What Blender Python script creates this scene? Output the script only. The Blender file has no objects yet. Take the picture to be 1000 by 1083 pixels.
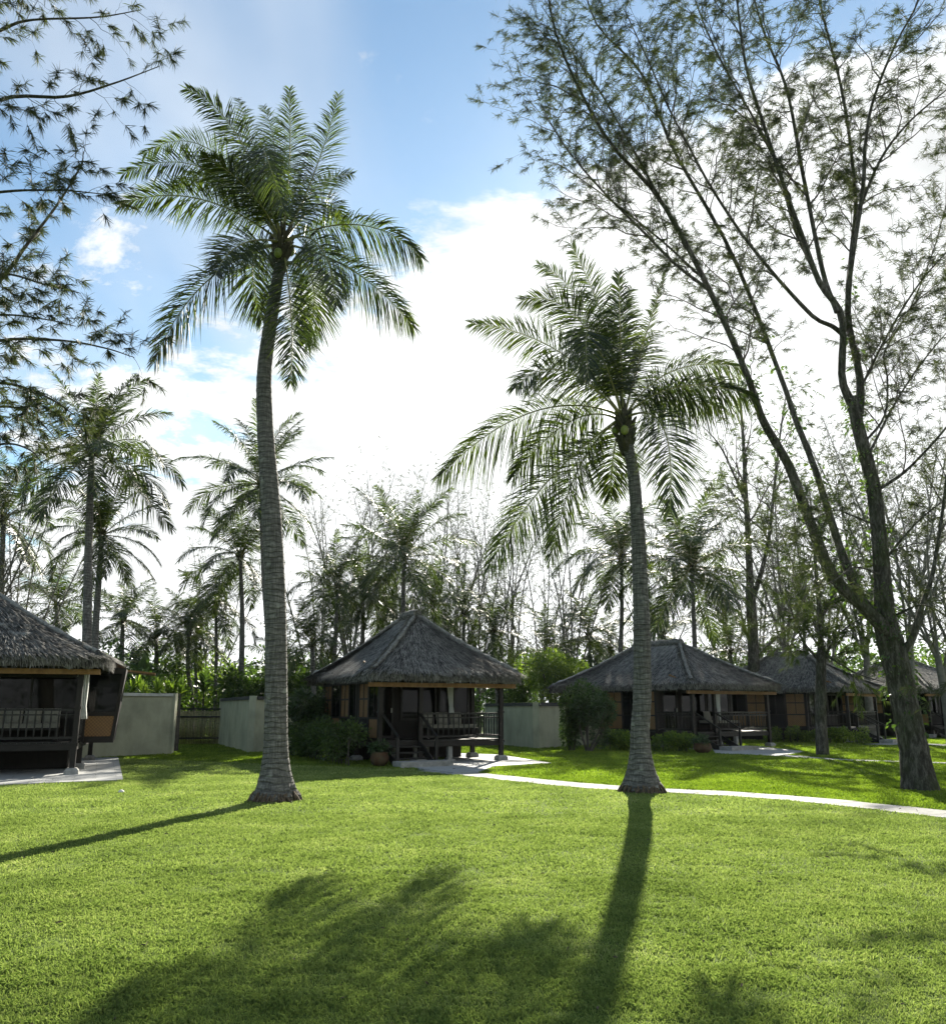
import bpy, math, random
import numpy as np
from math import radians as R, sin, cos, tan, pi

scene = bpy.context.scene
COL = scene.collection
rng = np.random.default_rng(11)
random.seed(11)

# ------------------------------------------------------------------ camera
F, TILT, EYE = 900.0, R(13.04), 1.6
cam_data = bpy.data.cameras.new("camera")
cam = bpy.data.objects.new("camera", cam_data)
COL.objects.link(cam)
cam.location = (0, 0, EYE)
cam.rotation_euler = (R(90) + TILT, 0, 0)
cam_data.sensor_fit = 'HORIZONTAL'
cam_data.sensor_width = 36
cam_data.lens = 36 * F / 1000
cam_data.clip_end = 3000
scene.camera = cam

# ------------------------------------------------------------------ sun and sky
SUN_EL, SUN_AZ = R(27.0), R(12.6)
sun_dir = np.array([sin(SUN_AZ) * cos(SUN_EL), cos(SUN_AZ) * cos(SUN_EL), sin(SUN_EL)])
sd = bpy.data.lights.new("sun", 'SUN')
sd.energy = 5.0
sd.angle = R(0.5)
sd.color = (1.0, 0.93, 0.80)
sun = bpy.data.objects.new("sun", sd)
COL.objects.link(sun)
from mathutils import Vector, Matrix
sun.rotation_euler = Vector(sun_dir).to_track_quat('Z', 'Y').to_euler()
sun.location = (20, 60, 60)

scene.view_settings.view_transform = 'Standard'
scene.view_settings.look = 'None'
scene.view_settings.exposure = 1.7
scene.view_settings.gamma = 1
scene.cycles.max_bounces = 6
scene.cycles.diffuse_bounces = 3
scene.cycles.glossy_bounces = 2
scene.cycles.transmission_bounces = 4
scene.cycles.transparent_max_bounces = 6
scene.cycles.use_denoising = True
scene.cycles.caustics_reflective = False
scene.cycles.caustics_refractive = False


class NT:
    """tiny helper round a node tree"""
    def __init__(s, tree):
        s.t = tree
        tree.nodes.clear()

    def n(s, kind, **kw):
        nd = s.t.nodes.new(kind)
        for k, v in kw.items():
            if k.startswith('i_'):
                key = k[2:]
                key = int(key) if key.isdigit() else key.replace('_', ' ')
                sock = nd.inputs[key]
                if hasattr(v, 'is_output') or isinstance(v, bpy.types.NodeSocket):
                    s.t.links.new(v, sock)
                else:
                    sock.default_value = v
            else:
                setattr(nd, k, v)
        return nd

    def math(s, op, a, b=None, c=None, clamp=False):
        nd = s.t.nodes.new('ShaderNodeMath')
        nd.operation = op
        nd.use_clamp = clamp
        for i, v in enumerate((a, b, c)):
            if v is None:
                continue
            if isinstance(v, bpy.types.NodeSocket):
                s.t.links.new(v, nd.inputs[i])
            else:
                nd.inputs[i].default_value = v
        return nd.outputs[0]

    def ramp(s, fac, stops):
        nd = s.t.nodes.new('ShaderNodeValToRGB')
        s.t.links.new(fac, nd.inputs[0])
        els = nd.color_ramp.elements
        while len(els) < len(stops):
            els.new(0.5)
        for e, (p, c) in zip(els, stops):
            e.position = p
            e.color = c if len(c) == 4 else (*c, 1)
        return nd.outputs[0]

    def mix(s, fac, a, b, blend='MIX'):
        nd = s.t.nodes.new('ShaderNodeMix')
        nd.data_type = 'RGBA'
        nd.blend_type = blend
        for sock, v in ((nd.inputs[0], fac), (nd.inputs[6], a), (nd.inputs[7], b)):
            if isinstance(v, bpy.types.NodeSocket):
                s.t.links.new(v, sock)
            elif isinstance(v, (int, float)):
                sock.default_value = v
            else:
                sock.default_value = (*v, 1) if len(v) == 3 else v
        return nd.outputs[2]

    def link(s, a, b):
        s.t.links.new(a, b)


world = bpy.data.worlds.new("World")
scene.world = world
world.use_nodes = True
w = NT(world.node_tree)
sky = w.n('ShaderNodeTexSky', sky_type='NISHITA', sun_disc=False, sun_elevation=SUN_EL, sun_rotation=SUN_AZ,
          altitude=0, air_density=1.0, dust_density=0.15, ozone_density=1.0)
tc = w.n('ShaderNodeTexCoord')
sep = w.n('ShaderNodeSeparateXYZ', i_0=tc.outputs['Generated'])
dx, dy, dz = sep.outputs
# cloud layer: project the view direction on a flat layer overhead
zz = w.math('ADD', w.math('MAXIMUM', dz, 0.0), 0.12)
comb = w.n('ShaderNodeCombineXYZ', i_0=w.math('DIVIDE', dx, zz), i_1=w.math('DIVIDE', dy, zz))
n1 = w.n('ShaderNodeTexNoise', i_Vector=comb.outputs[0], i_Scale=1.3, i_Detail=10.0, i_Roughness=0.66, i_Distortion=0.25)
n1.inputs['Scale'].default_value = 1.9
n2 = w.n('ShaderNodeTexNoise', i_Vector=comb.outputs[0], i_Scale=0.45, i_Detail=3.0)
# a bank of cloud lies toward the sun, low in the sky and to the right; blue stays open at the upper left
dyc = w.math('MAXIMUM', dy, 0.15)
tx, tz = w.math('DIVIDE', dx, dyc), w.math('DIVIDE', dz, dyc)
line = w.math('SUBTRACT', w.math('MULTIPLY_ADD', tx, 0.6, 0.58), tz)
prox = w.n('ShaderNodeMapRange', i_Value=line)
prox.interpolation_type = 'SMOOTHSTEP'
prox.inputs['From Min'].default_value = -0.26
prox.inputs['From Max'].default_value = 0.34
prox.inputs['To Min'].default_value = -0.03
prox.inputs['To Max'].default_value = 0.30
side = w.n('ShaderNodeMapRange', i_Value=tx)
side.inputs['From Min'].default_value = -0.55
side.inputs['From Max'].default_value = -0.02
side.inputs['To Min'].default_value = 0.62
nsum = w.math('MULTIPLY_ADD', n1.outputs[0], 0.75, w.math('MULTIPLY', n2.outputs[0], 0.25))
cov = w.math('ADD', nsum, w.math('MULTIPLY', prox.outputs[0], side.outputs[0]))
cl = w.n('ShaderNodeMapRange', i_Value=cov)
cl.interpolation_type = 'SMOOTHSTEP'
cl.inputs['From Min'].default_value = 0.505
cl.inputs['From Max'].default_value = 0.585
# thin high veil
mp = w.n('ShaderNodeMapping', i_Vector=comb.outputs[0])
mp.inputs['Rotation'].default_value = (0, 0, R(8))
mp.inputs['Scale'].default_value = (1.6, 0.35, 1)
n3 = w.n('ShaderNodeTexNoise', i_Vector=mp.outputs[0], i_Scale=1.2, i_Detail=4.0, i_Roughness=0.5)
veil = w.n('ShaderNodeMapRange', i_Value=n3.outputs[0])
veil.interpolation_type = 'SMOOTHSTEP'
veil.inputs['From Min'].default_value = 0.40
veil.inputs['From Max'].default_value = 0.75
veil.inputs['To Max'].default_value = 0.5
dens = w.math('MAXIMUM', cl.outputs[0], veil.outputs[0])
lum = w.n('ShaderNodeRGBToBW', i_0=sky.outputs[0])
# a cloud scatters the light that reaches it: a grey-white that follows the brightness of the sky behind it
n4 = w.n('ShaderNodeTexNoise', i_Vector=comb.outputs[0], i_Scale=3.2, i_Detail=5.0)
clv = w.math('MULTIPLY', w.math('ADD', w.math('MULTIPLY', lum.outputs[0], 0.30), 4.9),
             w.math('MULTIPLY_ADD', n4.outputs[0], 1.1, 0.55))
clrgb = w.n('ShaderNodeCombineXYZ', i_0=w.math('MULTIPLY', clv, 0.975), i_1=clv, i_2=w.math('MULTIPLY', clv, 1.0))
skyc = w.mix(1.0, sky.outputs[0], (0.95, 1.09, 1.06), 'MULTIPLY')
skymix = w.mix(dens, skyc, clrgb.outputs[0])
bg = w.n('ShaderNodeBackground', i_Color=skymix, i_Strength=0.052)
out = w.n('ShaderNodeOutputWorld')
w.link(bg.outputs[0], out.inputs[0])


# ------------------------------------------------------------------ picture point -> world point
def ray(px, py):
    r, u, f = px - 500.0, 541.5 - py, F
    return np.array([r, f * cos(TILT) - u * sin(TILT), f * sin(TILT) + u * cos(TILT)])


def at(px, py, Y):
    d = ray(px, py)
    k = Y / d[1]
    return np.array([d[0] * k, Y, EYE + d[2] * k])


def gr(px, py, z=0.0):
    d = ray(px, py)
    k = (z - EYE) / d[2]
    return np.array([d[0] * k, d[1] * k, z])


def nrm(v):
    v = np.asarray(v, float)
    return v / (np.linalg.norm(v, axis=-1, keepdims=True) + 1e-12)


# ------------------------------------------------------------------ mesh building
class MB:
    def __init__(s):
        s.v, s.f, s.n = [], {}, 0

    def add(s, verts, faces):
        verts = np.asarray(verts, np.float32).reshape(-1, 3)
        faces = np.asarray(faces, np.int32)
        s.f.setdefault(faces.shape[1], []).append(faces + s.n)
        s.v.append(verts)
        s.n += len(verts)

    def box(s, x0, x1, y0, y1, z0, z1, M=None):
        v = np.array([[x, y, z] for z in (z0, z1) for y in (y0, y1) for x in (x0, x1)], float)
        if M is not None:
            v = v @ M[:3, :3].T + M[:3, 3]
        s.add(v, [[0, 2, 3, 1], [4, 5, 7, 6], [0, 1, 5, 4], [2, 6, 7, 3], [0, 4, 6, 2], [1, 3, 7, 5]])

    def beam(s, a, b, wx, wz=None):
        """rectangular bar from a to b"""
        wz = wz or wx
        a, b = np.array(a, float), np.array(b, float)
        t = nrm(b - a)
        ref = np.array([0, 0, 1.0]) if abs(t[2]) < 0.9 else np.array([0, 1.0, 0])
        u = nrm(np.cross(t, ref)) * wx / 2
        q = nrm(np.cross(u, t)) * wz / 2
        v = [p + i * u + j * q for p in (a, b) for i, j in ((-1, -1), (1, -1), (1, 1), (-1, 1))]
        s.add(v, [[3, 2, 1, 0], [4, 5, 6, 7], [0, 1, 5, 4], [1, 2, 6, 5], [2, 3, 7, 6], [3, 0, 4, 7]])

    def tube(s, pts, rads, k=6, cap=False, wob=None):
        pts = np.asarray(pts, float)
        rads = np.broadcast_to(np.asarray(rads, float), (len(pts),))
        t = nrm(np.gradient(pts, axis=0))
        m = nrm(pts[-1] - pts[0])
        ref = np.eye(3)[np.argmin(np.abs(m))]
        u = nrm(np.cross(np.broadcast_to(ref, t.shape), t))
        q = np.cross(t, u)
        a = np.arange(k) * 2 * pi / k
        rr = rads[:, None] * (1 if wob is None else wob)
        v = pts[:, None, :] + (u[:, None, :] * np.cos(a)[None, :, None] + q[:, None, :] * np.sin(a)[None, :, None]) * (rr[..., None] if np.ndim(rr) == 2 else rr)
        n = len(pts)
        i = np.arange(n - 1)[:, None] * k
        j = np.arange(k)[None, :]
        jn = (j + 1) % k
        f = np.stack([i + j, i + jn, i + k + jn, i + k + j], -1).reshape(-1, 4)
        s.add(v.reshape(-1, 3), f)
        if cap:
            s.f.setdefault(k, []).append(np.arange(k, dtype=np.int32)[None, ::-1] + s.n - n * k)
            s.f.setdefault(k, []).append(np.arange(k, dtype=np.int32)[None] + s.n - k)

    def lathe(s, prof, c, k=20):
        prof = np.array(prof, float)
        a = np.arange(k) * 2 * pi / k
        v = np.stack([c[0] + prof[:, 0:1] * np.cos(a), c[1] + prof[:, 0:1] * np.sin(a),
                      c[2] + np.repeat(prof[:, 1:2], k, 1)], -1)
        n = len(prof)
        i = np.arange(n - 1)[:, None] * k
        j = np.arange(k)[None]
        jn = (j + 1) % k
        s.add(v.reshape(-1, 3), np.stack([i + j, i + jn, i + k + jn, i + k + j], -1).reshape(-1, 4))

    def grid(s, P):
        """P: (a,b,3) grid of points"""
        a, b = P.shape[:2]
        i = np.arange(a - 1)[:, None] * b
        j = np.arange(b - 1)[None]
        s.add(P.reshape(-1, 3), np.stack([i + j, i + j + 1, i + b + j + 1, i + b + j], -1).reshape(-1, 4))

    def mesh(s, name, mat, origin=None, smooth=False):
        me = bpy.data.meshes.new(name)
        v = np.concatenate(s.v) if s.v else np.zeros((0, 3), np.float32)
        if origin is not None:
            v = v - np.asarray(origin, np.float32)
        loops, starts, tot = [], [], 0
        for k, fl in s.f.items():
            fa = np.concatenate(fl)
            loops.append(fa.ravel())
            starts.append(tot + np.arange(len(fa)) * k)
            tot += fa.size
        loops = np.concatenate(loops).astype(np.int32)
        starts = np.concatenate(starts).astype(np.int32)
        me.vertices.add(len(v))
        me.vertices.foreach_set('co', v.astype(np.float32).ravel())
        me.loops.add(len(loops))
        me.loops.foreach_set('vertex_index', loops)
        me.polygons.add(len(starts))
        me.polygons.foreach_set('loop_start', starts)
        me.update(calc_edges=True)
        me.polygons.foreach_set('use_smooth', np.full(len(starts), bool(smooth)))
        me.materials.append(mat)
        me.validate()
        return me


def tag(o, label=None, cat=None, group=None, kind=None):
    for k, v in (('label', label), ('category', cat), ('group', group), ('kind', kind)):
        if v:
            o[k] = v
    return o


def empty(name, loc, rz=0.0, label=None, cat=None, group=None):
    o = bpy.data.objects.new(name, None)
    COL.objects.link(o)
    o.location = loc
    o.rotation_euler = (0, 0, rz)
    o.empty_display_size = 0.3
    return tag(o, label, cat, group)


def link(name, me, parent=None, loc=None):
    o = bpy.data.objects.new(name, me)
    COL.objects.link(o)
    if parent is not None:
        o.parent = parent
    if loc is not None:
        o.location = loc
    return o


def part(name, mb, mat, root, world=False, smooth=False, label=None):
    org = np.array(root.location) if world else None
    o = link(name, mb.mesh(name, mat, org, smooth), root)
    if label:
        o['label'] = label
    return o


def solo(name, mb, mat, label, cat, group=None, smooth=False, origin=None):
    org = origin if origin is not None else np.zeros(3)
    o = link(name, mb.mesh(name, mat, org, smooth), None, tuple(float(x) for x in org))
    return tag(o, label, cat, group)


def structure(name, mb, mat, smooth=False, kind='structure'):
    o = link(name, mb.mesh(name, mat, None, smooth))
    o['kind'] = kind
    return o


def smooth_path(pts, n):
    """Catmull-Rom through pts (columns may include radius)"""
    P = np.asarray(pts, float)
    P = np.vstack([2 * P[0] - P[1], P, 2 * P[-1] - P[-2]])
    m = len(P) - 3
    t = np.linspace(0, m, n)
    i = np.minimum(t.astype(int), m - 1)
    u = (t - i)[:, None]
    a, b, c, d = P[i], P[i + 1], P[i + 2], P[i + 3]
    return 0.5 * (2 * b + (c - a) * u + (2 * a - 5 * b + 4 * c - d) * u ** 2 + (3 * b - a - 3 * c + d) * u ** 3)


# ------------------------------------------------------------------ materials
def new_mat(name):
    m = bpy.data.materials.new(name)
    m.use_nodes = True
    return m, NT(m.node_tree)


def leaf_mat(name, stops, trans=0.45, rough=0.45, tcol=None, spec=0.5):
    """foliage: each leaf its own tone, light passes through it"""
    m, t = new_mat(name)
    geo = t.n('ShaderNodeNewGeometry')
    oi = t.n('ShaderNodeTexCoord')
    nz = t.n('ShaderNodeTexNoise', i_Vector=oi.outputs['Object'], i_Scale=0.9, i_Detail=2.0)
    fac = t.math('MULTIPLY_ADD', geo.outputs['Random Per Island'], 0.6,
                 t.math('MULTIPLY_ADD', nz.outputs[0], 1.2, -0.38), clamp=True)
    col = t.ramp(fac, stops)
    p = t.n('ShaderNodeBsdfPrincipled', i_Base_Color=col, i_Roughness=rough)
    p.inputs['Specular IOR Level'].default_value = spec
    tr = t.n('ShaderNodeBsdfTranslucent')
    tc_ = t.mix(1.0, col, tcol or (1.5, 1.7, 0.7), 'MULTIPLY')
    t.link(tc_, tr.inputs[0])
    mx = t.n('ShaderNodeMixShader', i_0=trans)
    t.link(p.outputs[0], mx.inputs[1])
    t.link(tr.outputs[0], mx.inputs[2])
    o = t.n('ShaderNodeOutputMaterial')
    t.link(mx.outputs[0], o.inputs[0])
    return m


def rough_mat(name, stops, scale=(1, 1, 1), nscale=4.0, detail=8.0, rough=0.85, bump=0.3, bdist=0.02, island=0.0,
              coord='Object', spec=0.3, dirt=None, nrough=0.65):
    m, t = new_mat(name)
    tcn = t.n('ShaderNodeTexCoord')
    mp_ = t.n('ShaderNodeMapping', i_Vector=tcn.outputs[coord])
    mp_.inputs['Scale'].default_value = scale
    nz = t.n('ShaderNodeTexNoise', i_Vector=mp_.outputs[0], i_Scale=nscale, i_Detail=detail, i_Roughness=nrough)
    fac = nz.outputs[0]
    if island:
        geo = t.n('ShaderNodeNewGeometry')
        fac = t.math('MULTIPLY_ADD', t.math('SUBTRACT', geo.outputs['Random Per Island'], 0.5), island, fac, clamp=True)
    col = t.ramp(fac, stops)
    if dirt:
        nd = t.n('ShaderNodeTexNoise', i_Vector=tcn.outputs[coord], i_Scale=dirt[0], i_Detail=5.0, i_Roughness=0.6)
        dm = t.n('ShaderNodeMapRange', i_Value=nd.outputs[0])
        dm.inputs['From Min'].default_value = 0.45
        dm.inputs['From Max'].default_value = 0.7
        dm.inputs['To Max'].default_value = dirt[2]
        col = t.mix(dm.outputs[0], col, dirt[1])
    p = t.n('ShaderNodeBsdfPrincipled', i_Base_Color=col, i_Roughness=rough)
    p.inputs['Specular IOR Level'].default_value = spec
    if bump:
        b = t.n('ShaderNodeBump', i_Strength=bump, i_Distance=bdist, i_Height=nz.outputs[0])
        t.link(b.outputs[0], p.inputs['Normal'])
    o = t.n('ShaderNodeOutputMaterial')
    t.link(p.outputs[0], o.inputs[0])
    return m


M = {}
M['palm_leaf'] = leaf_mat('palm_leaf', [(0, (.009, .013, .007)), (.5, (.022, .032, .012)), (1, (.075, .09, .026))], .36, .42, (2.2, 2.6, .6), spec=.5)
M['palm_leaf_far'] = leaf_mat('palm_leaf_far', [(0, (.011, .017, .008)), (.5, (.030, .045, .014)), (1, (.10, .125, .035))], .36, .42, (1.7, 2.0, .6))
M['rachis'] = rough_mat('rachis', [(.3, (.10, .12, .03)), (.7, (.22, .20, .08))], rough=.5, bump=0)
M['needles'] = leaf_mat('needles', [(0, (.024, .030, .018)), (.5, (.046, .056, .028)), (1, (.09, .10, .045))], .28, .6, spec=.2)
M['needles_green'] = leaf_mat('needles_green', [(0, (.02, .03, .012)), (.5, (.05, .072, .022)), (1, (.11, .14, .04))], .36, .6, spec=.2)
M['leaf_dark'] = leaf_mat('leaf_dark', [(0, (.012, .028, .010)), (.5, (.028, .058, .015)), (1, (.06, .10, .025))], .28, .35)
M['leaf_mid'] = leaf_mat('leaf_mid', [(0, (.018, .034, .011)), (.5, (.042, .074, .018)), (1, (.11, .16, .035))], .42, .4)
M['leaf_light'] = leaf_mat('leaf_light', [(0, (.04, .07, .016)), (.5, (.10, .15, .03)), (1, (.26, .32, .06))], .5, .4)
M['leaf_red'] = leaf_mat('leaf_red', [(0, (.05, .06, .02)), (.5, (.12, .10, .03)), (1, (.2, .2, .05))], .45, .4)
M['grass_near'] = leaf_mat('grass_near', [(0, (.095, .130, .042)), (.45, (.182, .232, .078)), (.8, (.255, .300, .115)), (1, (.34, .36, .19))], .45, .5, (1.4, 1.55, .85), spec=.25)
M['grass_far'] = leaf_mat('grass_far', [(0, (.07, .105, .020)), (.5, (.155, .205, .036)), (1, (.26, .30, .07))], .45, .5, (1.4, 1.7, .6), spec=.25)
M['lawn_near'] = rough_mat('lawn_near', [(.3, (.045, .070, .018)), (.5, (.085, .125, .028)), (.7, (.14, .17, .045))], nscale=30, rough=1, bump=.8, bdist=.02, spec=.05, dirt=(1.6, (.06, .085, .02), .5))
M['lawn_far'] = rough_mat('lawn_far', [(.3, (.035, .06, .012)), (.6, (.075, .12, .02))], nscale=20, rough=1, bump=.8, bdist=.02, spec=.05)
M['earth'] = rough_mat('earth', [(.3, (.035, .055, .018)), (.7, (.08, .09, .03))], nscale=3, rough=1, bump=.5)
M['thatch'] = rough_mat('thatch', [(.2, (.035, .034, .031)), (.5, (.125, .122, .112)), (.8, (.30, .29, .265))], nscale=5, rough=.95, bump=.5, bdist=.03, island=.8, spec=.1)
M['thatch_ridge'] = rough_mat('thatch_ridge', [(.25, (.08, .078, .07)), (.5, (.20, .195, .175)), (.8, (.36, .35, .32))], nscale=9, rough=.95, bump=.8, bdist=.05, island=.4, spec=.1)
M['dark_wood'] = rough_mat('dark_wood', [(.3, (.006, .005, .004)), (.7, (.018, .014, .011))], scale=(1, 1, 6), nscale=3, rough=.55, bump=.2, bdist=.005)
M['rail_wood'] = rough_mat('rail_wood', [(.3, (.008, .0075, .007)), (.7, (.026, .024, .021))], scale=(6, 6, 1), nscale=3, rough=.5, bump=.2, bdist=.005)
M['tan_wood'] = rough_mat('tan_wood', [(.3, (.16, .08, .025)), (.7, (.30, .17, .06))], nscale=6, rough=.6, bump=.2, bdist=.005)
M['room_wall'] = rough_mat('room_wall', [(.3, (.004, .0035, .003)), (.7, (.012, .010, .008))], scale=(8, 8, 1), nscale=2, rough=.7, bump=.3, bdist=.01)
M['stone'] = rough_mat('stone', [(.3, (.20, .20, .19)), (.7, (.38, .37, .34))], nscale=8, rough=.9, bump=.4, dirt=(3, (.1, .1, .08), .6))
M['curtain'] = rough_mat('curtain', [(.3, (.55, .56, .54)), (.7, (.72, .72, .69))], nscale=6, rough=.9, bump=.1)
M['cushion'] = rough_mat('cushion', [(.3, (.16, .155, .13)), (.7, (.26, .25, .21))], nscale=30, rough=.95, bump=.1)
M['terracotta'] = rough_mat('terracotta', [(.3, (.04, .022, .013)), (.7, (.12, .062, .030))], nscale=6, rough=.8, bump=.3, dirt=(5, (.08, .08, .05), .7))
M['wall_paint'] = rough_mat('wall_paint', [(.3, (.33, .335, .235)), (.7, (.44, .44, .32))], scale=(1, 1, .3), nscale=2.5, rough=.9, bump=.15, dirt=(.9, (.15, .17, .125), .5))
M['wall_cap'] = rough_mat('wall_cap', [(.3, (.42, .43, .40)), (.7, (.58, .58, .54))], nscale=5, rough=.85, bump=.3, dirt=(2, (.18, .18, .15), .6))
M['wall_tile'] = rough_mat('wall_tile', [(.3, (.03, .032, .03)), (.7, (.08, .08, .075))], nscale=9, rough=.8, bump=.5)
M['path'] = rough_mat('path', [(.3, (.20, .20, .195)), (.7, (.33, .33, .315))], nscale=7, rough=.9, bump=.25, bdist=.01, dirt=(1.5, (.13, .14, .11), .7), island=.3)
M['bark'] = rough_mat('bark', [(.3, (.020, .018, .015)), (.48, (.06, .055, .046)), (.68, (.19, .18, .155))], scale=(1, 1, .3), nscale=13, rough=.95, bump=1.0, bdist=.06, spec=.1, dirt=(1.6, (.05, .065, .02), .6), nrough=.75)
M['twig'] = rough_mat('twig', [(.3, (.05, .045, .038)), (.7, (.12, .105, .09))], nscale=5, rough=.9, bump=0, spec=.1)
M['twig_pale'] = rough_mat('twig_pale', [(.3, (.10, .095, .085)), (.7, (.2, .19, .17))], nscale=5, rough=.9, bump=0, spec=.1)
M['nut'] = rough_mat('nut', [(.3, (.10, .16, .03)), (.7, (.22, .24, .06))], nscale=5, rough=.4, bump=0)
M['husk'] = rough_mat('husk', [(.3, (.025, .025, .015)), (.7, (.08, .075, .045))], nscale=8, rough=.9, bump=.4)
M['dead'] = rough_mat('dead', [(.3, (.06, .045, .03)), (.7, (.16, .12, .08))], nscale=8, rough=.9, bump=.4)
M['white_stone'] = rough_mat('white_stone', [(.3, (.45, .45, .43)), (.7, (.62, .61, .58))], nscale=12, rough=.8, bump=.3)


def palm_bark(name, dark=(.04, .038, .036), light=(.27, .258, .238)):
    m, t = new_mat(name)
    tcn = t.n('ShaderNodeTexCoord')
    sp = t.n('ShaderNodeSeparateXYZ', i_0=tcn.outputs['Object'])
    nw = t.n('ShaderNodeTexNoise', i_Vector=tcn.outputs['Object'], i_Scale=2.3, i_Detail=3.0)
    zr = t.math('ADD', t.math('MULTIPLY', sp.outputs[2], 9.5), t.math('MULTIPLY', nw.outputs[0], 2.2))
    saw = t.math('FRACT', zr)
    ring = t.ramp(saw, [(0, (0, 0, 0)), (.10, (.25, .25, .25)), (.22, (1, 1, 1)), (.9, (.75, .75, .75)), (1, (0, 0, 0))])
    mp1 = t.n('ShaderNodeMapping', i_Vector=tcn.outputs['Object'])
    mp1.inputs['Scale'].default_value = (3, 3, 18)
    n1_ = t.n('ShaderNodeTexNoise', i_Vector=mp1.outputs[0], i_Scale=2.0, i_Detail=8.0, i_Roughness=.7)
    mp2 = t.n('ShaderNodeMapping', i_Vector=tcn.outputs['Object'])
    mp2.inputs['Scale'].default_value = (22, 22, 2.2)
    n2_ = t.n('ShaderNodeTexNoise', i_Vector=mp2.outputs[0], i_Scale=1.5, i_Detail=5.0, i_Roughness=.6)
    mixn = t.math('MULTIPLY_ADD', n1_.outputs[0], .6, t.math('MULTIPLY', n2_.outputs[0], .4))
    c = t.ramp(mixn, [(.34, (*dark, 1)), (.5, (.12, .116, .108, 1)), (.66, (*light, 1))])
    c = t.mix(t.math('MULTIPLY', t.math('SUBTRACT', 1.0, ring), .5), c, (.035, .033, .03))
    nl = t.n('ShaderNodeTexNoise', i_Vector=tcn.outputs['Object'], i_Scale=4.5, i_Detail=3.0)
    lm = t.n('ShaderNodeMapRange', i_Value=nl.outputs[0])
    lm.inputs['From Min'].default_value = .62
    lm.inputs['From Max'].default_value = .72
    lm.inputs['To Max'].default_value = .55
    c = t.mix(lm.outputs[0], c, (.30, .31, .27))
    p = t.n('ShaderNodeBsdfPrincipled', i_Base_Color=c, i_Roughness=.9)
    p.inputs['Specular IOR Level'].default_value = .2
    h = t.math('ADD', ring, t.math('MULTIPLY', mixn, .9))
    b = t.n('ShaderNodeBump', i_Strength=.8, i_Distance=.02, i_Height=h)
    t.link(b.outputs[0], p.inputs['Normal'])
    o = t.n('ShaderNodeOutputMaterial')
    t.link(p.outputs[0], o.inputs[0])
    return m


M['palm_trunk'] = palm_bark('palm_trunk')


def woven_mat(name):
    m, t = new_mat(name)
    tcn = t.n('ShaderNodeTexCoord')
    ck = t.n('ShaderNodeTexChecker', i_Vector=tcn.outputs['Object'], i_Scale=22.0)
    ck.inputs[1].default_value = (.30, .16, .05, 1)
    ck.inputs[2].default_value = (.17, .085, .025, 1)
    nz = t.n('ShaderNodeTexNoise', i_Vector=tcn.outputs['Object'], i_Scale=5.0, i_Detail=5.0)
    c = t.mix(t.math('MULTIPLY', nz.outputs[0], .8), ck.outputs[0], (.10, .06, .03))
    p = t.n('ShaderNodeBsdfPrincipled', i_Base_Color=c, i_Roughness=.7)
    b = t.n('ShaderNodeBump', i_Strength=.3, i_Distance=.01, i_Height=ck.outputs[1])
    t.link(b.outputs[0], p.inputs['Normal'])
    o = t.n('ShaderNodeOutputMaterial')
    t.link(p.outputs[0], o.inputs[0])
    return m


M['woven'] = woven_mat('woven')


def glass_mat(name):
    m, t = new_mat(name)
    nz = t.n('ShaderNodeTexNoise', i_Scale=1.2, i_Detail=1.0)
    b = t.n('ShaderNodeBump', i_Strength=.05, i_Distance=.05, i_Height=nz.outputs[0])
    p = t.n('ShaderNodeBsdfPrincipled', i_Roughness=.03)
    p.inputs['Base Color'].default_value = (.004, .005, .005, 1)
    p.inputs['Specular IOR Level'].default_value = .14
    t.link(b.outputs[0], p.inputs['Normal'])
    o = t.n('ShaderNodeOutputMaterial')
    t.link(p.outputs[0], o.inputs[0])
    return m


M['pane'] = glass_mat('pane')


def bamboo_mat(name):
    m, t = new_mat(name)
    tcn = t.n('ShaderNodeTexCoord')
    geo = t.n('ShaderNodeNewGeometry')
    sp = t.n('ShaderNodeSeparateXYZ', i_0=tcn.outputs['Object'])
    z = t.math('MULTIPLY_ADD', geo.outputs['Random Per Island'], 3.0, t.math('MULTIPLY', sp.outputs[2], 3.3))
    node = t.ramp(t.math('FRACT', z), [(0, (0, 0, 0)), (.06, (1, 1, 1)), (.94, (1, 1, 1)), (1, (0, 0, 0))])
    c = t.ramp(geo.outputs['Random Per Island'], [(0, (.16, .14, .07)), (.6, (.28, .26, .13)), (.85, (.22, .22, .10)), (1, (.26, .10, .04))])
    c = t.mix(node, (.08, .05, .02), c)
    p = t.n('ShaderNodeBsdfPrincipled', i_Base_Color=c, i_Roughness=.5)
    o = t.n('ShaderNodeOutputMaterial')
    t.link(p.outputs[0], o.inputs[0])
    return m


M['bamboo'] = bamboo_mat('bamboo')

# ------------------------------------------------------------------ ground, paths
def ribbon(center_px, width, z, n=60):
    C = np.array([gr(*p)[:2] for p in center_px])
    C = smooth_path(C, n)
    t = nrm(np.gradient(C, axis=0))
    nn = np.stack([-t[:, 1], t[:, 0]], 1)
    wob = .03 * np.sin(np.arange(n) * 1.7)[:, None] * nn
    a, b = C + nn * width / 2 + wob, C - nn * width / 2 + wob
    return C, a, b


def slab(mb, poly, z0, z1):
    """closed prism over a convex-ish polygon"""
    n = len(poly)
    v = [(x, y, z0) for x, y in poly] + [(x, y, z1) for x, y in poly]
    mb.add(v, [[i, (i + 1) % n, n + (i + 1) % n, n + i] for i in range(n)])
    mb.f.setdefault(n, []).append(np.arange(n, 2 * n, dtype=np.int32)[None] + mb.n - 2 * n)


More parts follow.
